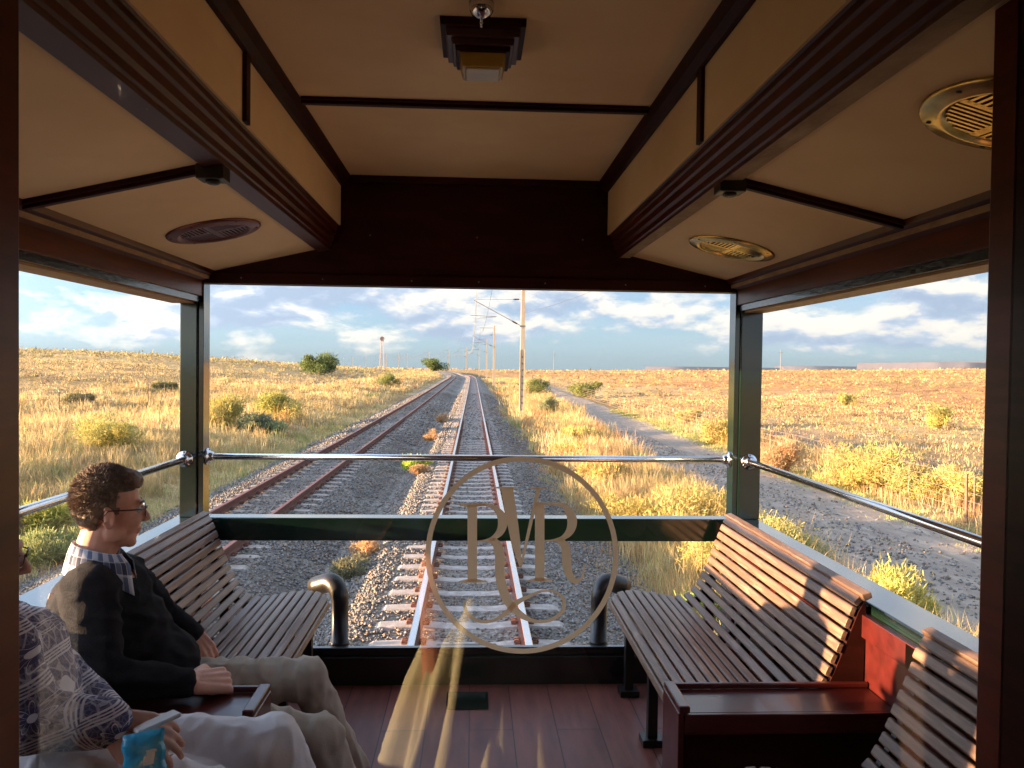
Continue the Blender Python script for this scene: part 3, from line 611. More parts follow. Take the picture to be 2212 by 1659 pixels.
# ------------------------------------------------------------------ the two railway tracks
def track(du, y0, y1, label, railm, concm, shiny):
    root = empty('railway_track', (du, 8, -.16), label, 'railway track')
    # rails: a real section swept along the line
    sec = [(-.060, -.150), (.060, -.150), (.060, -.138), (.010, -.115), (.008, -.045), (.034, -.032), (.035, -.006), (.028, 0), (-.028, 0), (-.035, -.006), (-.034, -.032), (-.008, -.045), (-.010, -.115), (-.060, -.138)]
    ys = np.concatenate([np.arange(y0, 150, 2.5), np.arange(150, y1, 5)])
    def base(y, x): return float(.35*sstep(40, 160, y)*1) if y < 255 else float(.35)
    for sd in (-1, 1):
        V = []; Fc = []; mi = []; n = len(sec)
        for k, y in enumerate(ys):
            cx_ = float(xc(y))+du+sd*.5685*1.0; zz = base(y, 0)
            for a, b in sec: V.append((cx_+a, y, zz+b))
        for k in range(len(ys)-1):
            for i in range(n):
                j = (i+1) % n; Fc.append([k*n+i, (k+1)*n+i, (k+1)*n+j, k*n+j]); mi.append(1 if i in (6, 7, 8) else 0)
        me = bpy.data.meshes.new('rail'); me.from_pydata(V, [], Fc); me.polygons.foreach_set('material_index', mi); link('rail', me, root, [M['rust'], railm])
    rnd = random.Random(5+int(du*10)); ns = int((y1-3-4.0)/.61); rest = None; cnt = 0
    prof = [(-1.04, -.03), (-.98, 0), (-.62, .012), (-.50, .006), (-.25, -.018), (.25, -.018), (.50, .006), (.62, .012), (.98, 0), (1.04, -.03)]
    lod = []
    for i in range(ns):
        y = 4.2+i*.61+rnd.uniform(-.012, .012)
        if y > y1-3: break
        cx_ = float(xc(y))+du; z0 = base(y, 0)-.150; mb = MB() if (i < 100) else (rest or MB())
        tilt = rnd.uniform(-.008, .008); w0, w1 = .125, .098; k = len(mb.v)
        for (a, b) in prof:
            for yy, zz in ((-w1, b), (w1, b), (w0, b-.12), (-w0, b-.12)): mb.v.append((cx_+a, y+yy+a*tilt, z0+zz+(0 if shiny else -.008)))
        for q in range(len(prof)-1):
            for r in range(4): a_, b_ = k+q*4+r, k+q*4+(r+1) % 4; mb.f.append([a_, b_, b_+4, a_+4]); mb.m.append(0)
        mb.f.append([k, k+1, k+2, k+3]); e = k+(len(prof)-1)*4; mb.f.append([e+3, e+2, e+1, e]); mb.m += [0, 0]
        if y < 40:
            for sd in (-1, 1):
                for s2 in (-1, 1):
                    c0 = cx_+sd*.5685+s2*.092; mb.box(c0-.030, c0+.030, y-.045, y+.045, z0+.008, z0+.024, 1)
                    for dy in (-.03, .03): mb.tube([(c0-s2*.035, y+dy, z0+.032), (c0-s2*.01, y+dy, z0+.050), (c0+s2*.022, y+dy, z0+.046), (c0+s2*.03, y+dy, z0+.024)], .010, 6, 1)
        if i < 100: mb.build('sleeper', [concm, M['rust']], root)
        else: rest = mb
    if rest: o = rest.build('sleeper', [concm, M['rust']], root); o['kind'] = 'stuff'
    return root
track(0, 3.0, 300, 'straight railway track with shiny rail heads running away behind the train', M['railtop'], M['conc'], True)
track(-4.12, 3.0, 300, 'second railway track on the left with rust brown rails', M['rustrail'], M['conc_old'], False)
# ------------------------------------------------------------------ loose ballast
M['stone'] = pm('ballast_stone', (.3, .3, .3), None, 30, .9, attr='Col', spec=.2)
def stones(n, fu, fy, size, seed):
    r = np.random.default_rng(seed); u, y = fu(r, n), fy(r, n)
    keep = np.ones(n, bool)
    for du, hw, half in ((0, 1.06, .11), (-4.12, 1.05, .10)):
        ph = np.abs(((y-4.2+.305) % .61)-.305); onS = (np.abs(u-du) < hw) & (ph < half); keep &= ~(onS & (r.random(n) < (.97 if du == 0 else .90)))
        keep &= ~((np.abs(np.abs(u-du)-.5685) < .075))
    u, y = u[keep], y[keep]; n = len(u); x = u+xc(y); s = size*r.uniform(.6, 1.5, n)
    z = gz(x, y)+s*.22+.004
    lf = .35*sstep(40, 160, y)*0
    inside = (np.abs(u) < .5) | (np.abs(u+4.12) < .5); z = z-np.where(inside, .012, 0)+r.uniform(-.006, .012, n)
    d = r.normal(size=(n, 6, 3)); basev = np.array([[1, 0, 0], [-1, 0, 0], [0, 1, 0], [0, -1, 0], [0, 0, 1], [0, 0, -1]], float)
    v = basev[None]*r.uniform(.6, 1.2, (n, 1, 3))+d*.22
    q, _ = np.linalg.qr(r.normal(size=(n, 3, 3))); v = np.einsum('nij,nkj->nki', q, v)*s[:, None, None]*.62; v[:, :, 2] *= .8
    v += np.stack([x, y, z], -1)[:, None, :]
    f = np.array([[0, 2, 4], [2, 1, 4], [1, 3, 4], [3, 0, 4], [2, 0, 5], [1, 2, 5], [3, 1, 5], [0, 3, 5]])
    Fc = (np.arange(n)[:, None, None]*6+f[None]).reshape(-1, 3)
    g_ = r.uniform(.65, 1.3, n); hue = r.random(n); c = np.stack([.215*g_*(1+.25*(hue > .75)), .200*g_, .185*g_*(1-.2*(hue > .75))], -1); c = np.repeat(c, 6, 0)
    return v.reshape(-1, 3), Fc, c
def join(parts):
    o = 0; Vs, Fs, Cs = [], [], []
    for v, f, c in parts: Vs.append(v); Fs.append(f+o); Cs.append(c); o += len(v)
    return np.concatenate(Vs), np.concatenate(Fs), np.concatenate(Cs)
uf = lambda a, b: (lambda r, n: r.uniform(a, b, n))
pw = lambda a, b: (lambda r, n: a+(b-a)*r.random(n)**1.35)
v, f, c = join([stones(52000, uf(-6.5, 2.7), pw(4.2, 14), .028, 1), stones(34000, uf(-6.5, 2.6), pw(12, 34), .038, 2), stones(9000, uf(-6.4, 2.5), pw(30, 80), .075, 3), stones(9000, uf(-1.9, -1.1), pw(4.5, 40), .034, 4), stones(2600, uf(6.8, 8.4), pw(5, 40), .05, 6), stones(1500, uf(5.9, 9.4), pw(5, 30), .045, 7)])
o = fast('ballast', v, f, M['stone'], c); o['kind'] = 'stuff'; tag(o, 'loose grey crushed stone ballast lying around both tracks', 'ballast')
# ------------------------------------------------------------------ grasses
M['grass'] = pm('dry_grass_blade', (.3, .3, .3), None, 3, .7, attr='Col', trans=.35, spec=.15)
M['leaf'] = pm('shrub_leaf', (.3, .3, .3), None, 3, .65, attr='Col', trans=.3, spec=.2)
M['twig'] = pm('twig_bark', (.16, .10, .06), (.10, .065, .04), 20, .9)
def blades(x, y, h, wd, lean, col, seed, bend=.5):
    """one bent blade per row: 5 vertices, 3 triangles"""
    r = np.random.default_rng(seed); n = len(x); z = gz(x, y)-.02
    th = r.uniform(0, 2*np.pi, n); la = lean*r.uniform(.2, 1, n); dx, dy = np.cos(th), np.sin(th); ph = r.uniform(0, 2*np.pi, n); px_, py_ = np.cos(ph)*wd/2, np.sin(ph)*wd/2
    m = np.stack([x+dx*la*h*.35, y+dy*la*h*.35, z+h*.62], -1); t = np.stack([x+dx*la*h*(.35+bend), y+dy*la*h*(.35+bend), z+h*(1-.25*la)], -1)
    b = np.stack([x, y, z], -1); q = np.stack([px_, py_, 0*px_], -1)
    V = np.stack([b-q, b+q, m-q*.8, m+q*.8, t], 1); f = np.array([[0, 1, 3], [0, 3, 2], [2, 3, 4]]); Fc = (np.arange(n)[:, None, None]*5+f).reshape(-1, 3)
    return V.reshape(-1, 3), Fc, np.repeat(col, 5, 0)
PAL = np.array([[.62, .46, .21], [.54, .37, .17], [.44, .40, .16], [.70, .56, .33], [.56, .30, .14], [.32, .36, .13]])
def grass(n, u0, u1, y0, y1, h, wd, seed, pal=(.4, .25, .1, .2, .03, .02), clump=.6, ypow=1.6, cl_n=None, lean=.55, dens=None, tuft=.10):
    r = np.random.default_rng(seed); nc = cl_n or max(n//14, 1)
    cu, cyy = r.uniform(u0, u1, nc), y0+(y1-y0)*r.random(nc)**ypow
    if dens is not None: k = r.random(nc) < dens(cu, cyy); cu, cyy = cu[k], cyy[k]; nc = len(cu)
    ch = h*np.exp(r.normal(0, .28, nc))*(1+.35*lattice(cu, cyy, 2.3, seed)); ci = r.choice(6, nc, p=np.array(pal)/sum(pal)); cc = PAL[ci]*r.uniform(.75, 1.2, (nc, 1))
    zone = lattice(cu, cyy, 4.5, seed+3)[:, None]; cc = cc*(1+.22*zone)
    k = r.integers(0, nc, n); sp = tuft*(1+.02*cyy[k]); x0 = cu[k]+r.normal(0, 1, n)*sp; y = cyy[k]+r.normal(0, 1, n)*sp
    wv = wd*(1+y/22.0); return blades(x0+xc(y), y, ch[k]*r.uniform(.45, 1.1, n), wv*r.uniform(.6, 1.3, n), lean, cc[k]*r.uniform(.85, 1.15, (n, 1)), seed+1)
ps = []
def edge_r(u, y): return sstep(2.35, 3.0, u+.35*lattice(y, y*0, 2.2, 77))*sstep(5.85, 5.25, u-.038*np.maximum(y-10, 0)+.3*lattice(y, y*0, 1.8, 78))
ps.append(grass(60000, 2.4, 6.0, 5.5, 24, .46, .0052, 101, (.5, .3, .12, .15, .06, .05), dens=edge_r, ypow=1.2, cl_n=2400))
ps.append(grass(46000, 2.3, 8.0, 22, 70, .50, .007, 102, (.45, .25, .08, .15, .25, .02), dens=edge_r, ypow=1.3, cl_n=2600))
ps.append(grass(30000, 2.2, 12, 60, 170, .50, .009, 103, (.45, .25, .08, .15, .2, .02), dens=edge_r, ypow=1.4, cl_n=2200))
ps.append(grass(9000, 1.95, 3.2, 6, 60, .16, .006, 104, (.2, .2, .3, .2, .3, .2), ypow=1.4, cl_n=420, lean=.9))
# far side of the road: a green verge, then dry tussocks along the fence
vband = lambda u, y: (u > rx1(y)-.25) & (u < rx1(y)+.9)
rside = lambda u, y: u > rx1(y)+.6
ps.append(grass(30000, 9.0, 12.5, 6, 60, .12, .006, 105, (.1, .05, .35, .05, .0, .8), ypow=1.2, cl_n=3000, dens=vband, lean=.8))
ps.append(grass(26000, 10.2, 15, 7, 60, .42, .007, 106, (.4, .2, .1, .3, .25, .02), dens=rside, ypow=1.3, cl_n=1300))
ps.append(grass(30000, 13, 45, 14, 90, .19, .010, 107, (.5, .3, .05, .25, .2, .0), ypow=1.2, cl_n=5200, lean=.9, tuft=.16))
ps.append(grass(1600, 6.9, 8.4, 6, 40, .07, .006, 108, (.1, .1, .4, .1, .0, .4), ypow=1.2, cl_n=160, lean=.9))
# left bank
def edge_l(u, y): return sstep(-7.1, -7.9, u+.3*lattice(y, y*0, 2.0, 79))
ps.append(grass(16000, -7.9, -6.4, 7, 60, .20, .006, 115, (.35, .2, .15, .25, .0, .1), ypow=1.3, cl_n=1300, lean=.8))
ps.append(grass(100000, -17, -7.3, 6.5, 30, .40, .0062, 110, (.48, .2, .16, .30, .02, .06), dens=edge_l, ypow=1.2, cl_n=4200))
ps.append(grass(60000, -26, -7.2, 26, 85, .40, .0085, 111, (.45, .25, .1, .25, .05, .03), dens=edge_l, ypow=1.25, cl_n=4200))
ps.append(grass(34000, -60, -14, 16, 110, .20, .010, 112, (.5, .4, .05, .2, .12, .0), ypow=1.1, cl_n=5200, lean=.9, tuft=.15))
ps.append(grass(16000, -16, -7.2, 80, 240, .45, .011, 113, (.45, .25, .1, .2, .15, .02), ypow=1.3, cl_n=1700))
ps.append(grass(5000, -7.4, -6.2, 6, 40, .28, .005, 114, (.1, .1, .3, .1, .0, .5), ypow=1.2, cl_n=260, lean=.6))
v, f, c = join(ps)
o = fast('grass', v, f, M['grass'], c); o['kind'] = 'stuff'; tag(o, 'tall dry golden grass covering both sides of the line', 'grass')
# low scrub of the plain: clumps of leaf-sized faces
def scrub(n, u0, u1, y0, y1, rad, nl, lw, seed, pal, ypow=1.5, dens=None, el=.72):
    r = np.random.default_rng(seed); u = r.uniform(u0, u1, n); y = y0+(y1-y0)*r.random(n)**ypow
    if callable(u0): u = u0(y)+r.random(n)*(u1(y)-u0(y))
    if dens is not None: k = r.random(n) < dens(u, y); u, y = u[k], y[k]; n = len(u)
    x = u+xc(y); z = gz(x, y); R = rad*np.exp(r.normal(0, .35, n)); cc = np.array(pal)[r.choice(len(pal), n)]*r.uniform(.75, 1.2, (n, 1)); N_ = n*nl; k = np.repeat(np.arange(n), nl)
    d = r.normal(size=(N_, 3)); d /= np.linalg.norm(d, axis=1)[:, None]; d[:, 2] = np.abs(d[:, 2]); q = R[k]*(r.random(N_)**.38)*(1+.25*np.sin(3*np.arctan2(d[:, 1], d[:, 0])+k))
    p = np.stack([x[k], y[k], z[k]], -1)+d*q[:, None]*np.array([1, 1, el]); s = lw*(1+y[k]/260)*r.uniform(.6, 1.4, N_)
    a = r.normal(size=(N_, 3)); a /= np.linalg.norm(a, axis=1)[:, None]; b = np.cross(a, r.normal(size=(N_, 3))); b /= np.linalg.norm(b, axis=1)[:, None]
    a = a*.6+d*.6
    V = np.stack([p-b*s[:, None]*.5, p+b*s[:, None]*.5, p+a*s[:, None]*1.5], 1); return V.reshape(-1, 3), np.arange(N_*3).reshape(-1, 3), np.repeat(cc[k]*r.uniform(.8, 1.2, (N_, 1)), 3, 0)
OR = [(.50, .31, .14), (.42, .25, .11), (.54, .41, .21), (.34, .26, .12), (.26, .21, .10), (.54, .28, .12), (.17, .12, .08), (.44, .38, .14)]
OL = [(.48, .37, .17), (.40, .30, .14), (.52, .43, .22), (.28, .25, .12), (.30, .27, .13), (.20, .15, .11), (.24, .23, .12)]
ss = [scrub(900, -60, -9, 14, 70, .36, 90, .035, 201, OL, 1.2), scrub(2600, -130, -10, 45, 190, .48, 40, .07, 202, OL, 1.1), scrub(3000, -260, -12, 120, 420, .8, 16, .14, 203, OL, 1.1),
      scrub(900, 11.5, 60, 11, 70, .30, 90, .033, 204, OR, 1.2, rside), scrub(4200, 10, 190, 40, 220, .46, 36, .07, 205, OR, 1.1, rside), scrub(5200, 12, 560, 150, 620, .75, 14, .13, 206, OR, 1.2, rside),
      scrub(3000, 20, 1400, 500, 1500, 1.4, 7, .30, 207, OR, 1.2), scrub(1500, -700, -100, 300, 1300, 1.4, 7, .35, 208, OL, 1.2),
      scrub(120, 2.6, 5.6, 7, 45, .26, 160, .022, 209, [(.40, .38, .12), (.46, .38, .14), (.30, .32, .13)], 1.2), scrub(90, -14, -7, 9, 45, .35, 160, .026, 210, [(.30, .34, .13), (.40, .38, .14), (.44, .42, .15)], 1.2)]
v, f, c = join(ss)
o = fast('scrub', v, f, M['leaf'], c); o['kind'] = 'stuff'; tag(o, 'low karoo scrub scattered over the dry plain', 'scrub')
# ------------------------------------------------------------------ single shrubs
def shrub(name, x, y, r, h, col, nleaf, lw, label, cat='shrub', group=None, seed=1, up=.5, spiky=0, lobes=7, col2=None):
    rg = np.random.default_rng(seed); z = float(gz(x, y)); root = empty(name, (x, y, z), label, cat, group)
    # limbs
    mb = MB(); tips = []
    for i in range(lobes):
        a = 2*math.pi*i/lobes+rg.uniform(-.4, .4); rr = r*rg.uniform(.2, .95); hh = h*rg.uniform(.30, 1.0); tip = Vector((x+rr*math.cos(a), y+rr*math.sin(a), z+hh)); tips.append(tip)
        mid = Vector((x+rr*.35*math.cos(a), y+rr*.35*math.sin(a), z+hh*.5)); t0 = .018*r+.006
        mb.tube([(x, y, z-.05), mid, tip], [t0*1.4, t0, t0*.35], 6)
    tips.append(Vector((x, y, z+h*.75)))
    mb.build('stem', M['twig'], root)
    T = np.array([tuple(t) for t in tips]); k = rg.integers(0, len(T), nleaf); d = rg.normal(size=(nleaf, 3)); d /= np.linalg.norm(d, axis=1)[:, None]
    lr = np.array([r*rg.uniform(.26, .62) for _ in T]); q = (rg.random(nleaf)**.42)*lr[k]*(1+.5*rg.random(nleaf)**6); p = T[k]+d*q[:, None]*np.array([1, 1, min(h/r*.75, 1.1)]); base_ = rg.random(nleaf) < .30; tt = rg.random(nleaf)[:, None]; p = np.where(base_[:, None], np.array([x, y, z])+(p-np.array([x, y, z]))*tt, p); p[:, 2] = np.maximum(p[:, 2], z+.02)
    a = rg.normal(size=(nleaf, 3)); a[:, 2] += up; a += d*.8; a /= np.linalg.norm(a, axis=1)[:, None]; b = np.cross(a, rg.normal(size=(nleaf, 3))); b /= np.linalg.norm(b, axis=1)[:, None]
    s = lw*rg.uniform(.6, 1.4, nleaf); L = s*(1.6+spiky*3)
    V = np.stack([p-b*s[:, None]*.4, p+b*s[:, None]*.4, p+b*s[:, None]*.2+a*L[:, None], p-b*s[:, None]*.2+a*L[:, None]], 1).reshape(-1, 3); Fc = np.arange(nleaf*4).reshape(-1, 4)
    lobe_c = rg.uniform(.72, 1.2, len(T)); c0 = np.array(col); c1 = np.array(col2 if col2 else col); mixv = rg.random(len(T))[:, None]; lc = (c0*(1-mixv)+c1*mixv)*lobe_c[:, None]
    fast('foliage', V, Fc, M['leaf'], np.repeat(lc[k]*rg.uniform(.8, 1.2, (nleaf, 1)), 4, 0), root); return root
def at(px, py, Y): p = P(px, py, Y); return p.x, Y
GB = (.13, .17, .05); GY = (.42, .39, .13); YL = (.56, .45, .14); OG = (.28, .27, .09); TAN = (.50, .30, .16); SAGE = (.26, .28, .17)
def sh(px, Y, r, h, col, nleaf, lw, label, name='shrub', cat='shrub', **k): x, y = at(px, 820, Y); return shrub(name, x, y, r, h, col, nleaf, lw, label, cat, **k)
sh(693, 120, 2.9, 2.5, GB, 12000, .12, 'big dark green tree-like bush standing out on the left skyline', 'large_bush', 'bush', seed=11, lobes=12, col2=(.20, .24, .07))
sh(935, 265, 3.8, 3.2, GB, 7000, .22, 'round green bush on the skyline just left of where the tracks vanish', 'large_bush', 'bush', seed=12, lobes=10)
sh(1160, 88, 1.3, 1.5, (.20, .22, .07), 5000, .07, 'dark green bush at the start of the dirt road, right of the nearest mast', seed=13, lobes=9)
sh(1262, 84, 1.9, 1.4, (.24, .25, .08), 6000, .08, 'broad green bush beyond the dirt road', seed=14, lobes=11)
x_, y_ = -1.62, 22.5
shrub('shrub', x_, y_, .33, .30, (.40, .46, .07), 9000, .022, 'compact lime green cushion shrub between the two tracks', 'shrub', seed=15, spiky=.6, lobes=9)
for i, (px, Y, r, h, lb) in enumerate([(795, 12.2, .24, .24, 'dead tan shrublet between the tracks nearest the train'), (905, 20.8, .26, .20, 'dry pink-brown shrublet just in front of the lime green cushion shrub'), (932, 31, .34, .42, 'dry orange shrublet between the tracks beyond the lime green one'), (955, 41, .36, .42, 'small orange dry shrub farthest along the strip between the tracks')]):
    sh(px, Y, r, h, TAN, 3200, .016, lb, seed=20+i, spiky=.4, group='dry shrublets between the tracks', col2=(.58, .38, .18))
shrub('shrub', -1.78, 7.9, .12, .34, (.62, .36, .16), 2600, .012, 'fluffy orange dried flower head seen over the left bench seat', 'shrub', seed=29, spiky=.2, group='dry shrublets between the tracks')
shrub('shrub', -1.75, 11.2, .30, .22, (.24, .22, .12), 3000, .016, 'grey green twiggy shrublet on the ballast beside the dead tan one', 'shrub', seed=30, group='dry shrublets between the tracks', spiky=.6)
for i, (x, y, r, h, c, c2, lb) in enumerate([
    (3.9, 11.8, 1.0, .72, YL, GY, 'bright yellow green feathery bush beside the ballast, seen just over the rear bar'), (4.95, 12.3, .85, .72, YL, GY, 'yellow feathery bush right next to the dirt road, left of the right corner post'),
    (4.5, 15.0, 1.0, .70, YL, (.52, .40, .15), 'yellow bush behind the chrome rail near the right corner post'), (3.4, 15.4, .8, .55, (.50, .38, .12), GY, 'golden bush at the edge of the dark ballast on the right'),
    (5.25, 9.3, .55, .62, (.58, .50, .10), GY, 'small bright yellow bush at the roadside seen over the right bulwark'), (3.6, 21, .7, .5, (.52, .34, .12), YL, 'rusty orange bush patch on the verge right of the track'),
    (3.8, 27, .8, .55, YL, (.52, .34, .12), 'pale yellow bush on the verge before the nearest mast'), (4.6, 33, .8, .6, YL, YL, 'yellow bush beside the dirt road before the nearest mast'),
    (5.0, 52, .7, 1.1, SAGE, OG, 'grey green bush behind the foot of the nearest mast'), (2.85, 9.3, .24, .42, (.26, .36, .08), (.40, .46, .10), 'small green tuft by the rear bar at the near right ballast edge'),
    (2.95, 7.8, .20, .30, (.45, .46, .12), GY, 'yellow green seedling seen past the seat of the right bench')]):
    shrub('shrub', x, y, r, h, c, 9000 if y < 20 else 5000, .017 if y < 20 else .028, lb, 'shrub', 'bushes on the verge right of the track', seed=40+i, spiky=1.1, up=1.0, col2=c2)
for i, (px, Y, r, h, c, c2, lb) in enumerate([
    (1565, 33, .85, 1.05, (.50, .37, .13), YL, 'rounded golden bush behind the fence left of the right corner post'), (1700, 24, .6, .8, (.50, .30, .16), (.56, .40, .2), 'orange tan bush at the fence just right of the corner post'),
    (1870, 21, 1.0, .95, YL, GY, 'big yellow green bush at the fence in the middle of the right opening'), (1985, 19.5, .9, .85, (.48, .37, .15), GY, 'spreading dry yellow bush behind the fence near the two iron posts'),
    (2070, 18.5, .95, .8, YL, (.48, .37, .15), 'yellow bush overlapping the fence beside the two iron posts'), (1840, 22, .7, .6, (.52, .36, .2), YL, 'pale dry bush on the roadside bank in front of the fence'),
    (1930, 21, .8, .7, (.56, .42, .2), YL, 'twiggy straw coloured bush in front of the fence wires'), (2030, 42, .9, 1.1, YL, GY, 'pair-topped olive bush far out on the right plain'), (1826, 66, .8, 1.0, (.44, .38, .14), GY, 'isolated olive bush on the right plain beyond the fence'),
    (1490, 44, .7, .7, (.52, .36, .18), YL, 'dry tan bush beside the fence halfway along the road')]):
    sh(px, Y, r, h, c, 7000 if Y < 30 else 4000, .020 if Y < 30 else .032, lb, seed=60+i, spiky=1.0, up=.8, col2=c2, group='bushes along the fence on the right plain')
for i, (px, Y, r, h, c, c2, lb) in enumerate([
    (603, 40, 1.25, 1.25, (.26, .28, .07), YL, 'large olive green bush on the left bank in the middle of the rear opening'), (480, 34, 1.2, 1.1, (.46, .42, .14), YL, 'pale yellow feathery bush on the left bank just right of the left corner post'),
    (835, 95, 1.5, 1.3, (.22, .25, .08), OG, 'dark green bush low on the bank left of the distant mast row'), (245, 24, 1.0, .9, YL, (.45, .42, .13), 'wide yellow bush on the left bank above the man\'s head'),
    (95, 14, .75, .55, (.45, .50, .10), YL, 'bright yellow green bush by the left handrail'), (215, 28, .55, .40, (.26, .42, .08), GY, 'bright green low bush in the grass of the left bank'),
    (130, 12.5, .55, .35, (.22, .26, .10), (.32, .33, .12), 'dark green low bush behind the man at the left handrail'), (560, 33, .9, .6, (.24, .27, .12), SAGE, 'grey green low bush on the shaded side of the left bank'),
    (355, 60, .9, .6, (.36, .33, .15), (.28, .27, .11), 'dark olive bush on the left slope beside the left corner post'), (170, 44, .7, .5, (.36, .31, .15), (.28, .25, .12), 'brownish bush in the middle of the left slope')]):
    sh(px, Y, r, h, c, 8000, .022 if Y < 30 else .034, lb, seed=80+i, spiky=1.0, up=.8, col2=c2, group='bushes on the left bank')
# ------------------------------------------------------------------ catenary masts
def mast(x, y, det, label):
    z = float(gz(x, y)); top = 8.35+.35*float(sstep(40, 160, y)); root = empty('catenary_mast', (x, y, z), label, 'catenary mast', 'catenary masts along the right side of the line')
    w = .145; mb = MB(); H = top
    mb.v = [(x+a*w*s, y+b*w*s, zz) for zz, s in ((z-.4, 1.15), (H, .72)) for a, b in ((-1, -1), (1, -1), (1, 1), (-1, 1))]; mb.f = [[3, 2, 1, 0], [4, 5, 6, 7]]+[[i, (i+1) % 4, 4+(i+1) % 4, 4+i] for i in range(4)]; mb.m = [0]*6
    if det:
        for s in (-1, 1): mb.box(x+s*w*.95-.02, x+s*w*.95+.02, y-w*1.18, y-w*.9, z+.2, z+4.4)
        for k in range(9): mb.box(x-.03, x+.03, y-w*1.12-.006, y-w*1.0, z+.5+k*.42, z+.62+k*.42, 1)
    mb.build('post', [M['mast'], M['insul']], root, bevel=.01 if det else 0)
    xt = x-3.0; t = .022 if det else .03
    zb = 5.65+.35*float(sstep(40, 160, y)); mb = MB().tube([(x-.1, y, zb-.35), (xt-.15, y, zb+1.25)], t, 8).tube([(x-.1, y, zb+1.35), (xt-.05, y, zb+1.30)], t*.45, 6).tube([(xt-.35, y, zb-.02+.3), (xt+1.3, y, zb+.22)], t*.7, 6)
    mb.box(x-.19, x+.17, y-.16, y+.16, zb-.42, zb-.32); mb.tube([(xt+1.3, y, zb+.2), (xt+.3, y, zb+.12), (xt, y, zb+.02)], t*.5, 6)
    mb.build('cantilever', M['steel'], root)
    mb = MB().lathe((x-.35, y, zb-.22), Vector((-3.05, 0, 1.6)), [(.02, 0)]+[(r_, .04*i+.02) for i in range(9) for r_ in (.065, .04)]+[(.02, .42)], 10).lathe((x-.25, y, zb+1.35), (-1, 0, -.02), [(.02, 0)]+[(r_, .04*i+.02) for i in range(8) for r_ in (.06, .035)]+[(.02, .4)], 10)
    mb.build('insulator', M['insul'], root)
    mb = MB().tube([(x+.1, y, H-.35), (x-2.1, y, H-.35)], t, 6).lathe((x-1.6, y, H-.40), (0, 0, -1), [(.02, 0), (.05, .05), (.03, .15), (.05, .25), (.02, .4)], 8); mb.build('feeder_arm', M['steel'], root)
    return root
names = ['tall concrete catenary mast nearest the train, cut by the header', 'second nearest catenary mast on the straight', 'third nearest catenary mast on the straight', 'fourth catenary mast, just before the curve begins', 'catenary mast standing left of the vanishing rails, tallest of the curve row', 'catenary mast in the gap right of the round skyline bush', 'catenary mast just left of the round skyline bush', 'right one of the close mast pair beside the radio tower', 'left one of the close mast pair beside the radio tower', 'mast immediately right of the radio tower foot', 'mast immediately left of the radio tower', 'mast second to the left of the radio tower', 'mast third to the left of the radio tower', 'leftmost catenary mast on the skyline above the big dark bush']
PX = [(50, None), (112, 1067.3), (165, 1051.8), (213, 1035.7), (244, 1007.5), (283, 970), (330, 927), (375, 880), (392, 861.7), (430, 834.8), (446, 819.7), (494, 790.5), (571, 762.3), (659, 742.5)]
MASTS = []
for (Y, px), lb in zip(PX, names):
    x = 3.12 if px is None else P(px, 760, Y).x; mast(x, Y, Y < 60, lb); MASTS.append((x-3.0, Y))
# contact wire, catenary wire and droppers between the masts
def wires():
    pts = [(0, -70), (0, -6)]+MASTS[:8]; pts = [(0.0, -15.0)]+MASTS[:9]
    root = empty('overhead_wire', (0, 50, 6), 'overhead contact wire with its catenary and droppers above the track', 'overhead wire')
    cw, mw, dp = MB(), MB(), MB()
    for (x0, y0), (x1, y1) in zip(pts[:-1], pts[1:]):
        l0, l1 = .35*float(sstep(40, 160, y0)), .35*float(sstep(40, 160, y1)); n = 9; m_ = []; c_ = []
        for i in range(n+1):
            t = i/n; x, y = x0+(x1-x0)*t, y0+(y1-y0)*t; b = l0+(l1-l0)*t; sag = 1.05*4*t*(1-t)*.85
            c_.append((x, y, 5.55+b)); m_.append((x, y, 6.80+b-sag))
            if 0 < i < n and y > 4: dp.tube([c_[-1], m_[-1]], .006+y*.00006, 4)
        rr = .007+.00005*y0; cw.tube(c_, rr, 6); mw.tube(m_, rr, 6)
    cw.build('contact_wire', M['wire'], root); mw.build('carrier_wire', M['wire'], root); dp.build('dropper', M['wire'], root)
    # feeder on the masts' far side
    fw = MB(); p2 = [(3.1, -15)]+[(a+3, b) for a, b in MASTS[:9]]
    for (x0, y0), (x1, y1) in zip(p2[:-1], p2[1:]): fw.tube([(x0+(x1-x0)*t-2.0, y0+(y1-y0)*t, 7.55+.35*float(sstep(40, 160, y0))-.9*4*t*(1-t)) for t in np.linspace(0, 1, 9)], .009+.00005*y0, 6)
    fw.build('feeder_wire', M['wire'], root)
    gw = MB(); a = (3.25, 50, 6.15); gw.tube([a]+[(3.25+(9-3.25)*t, 50-46*t, 6.15+1.6*t-.7*4*t*(1-t)) for t in np.linspace(.05, 1, 10)], .008, 5); gw.build('stay_wire', M['wire'], root)
wires()
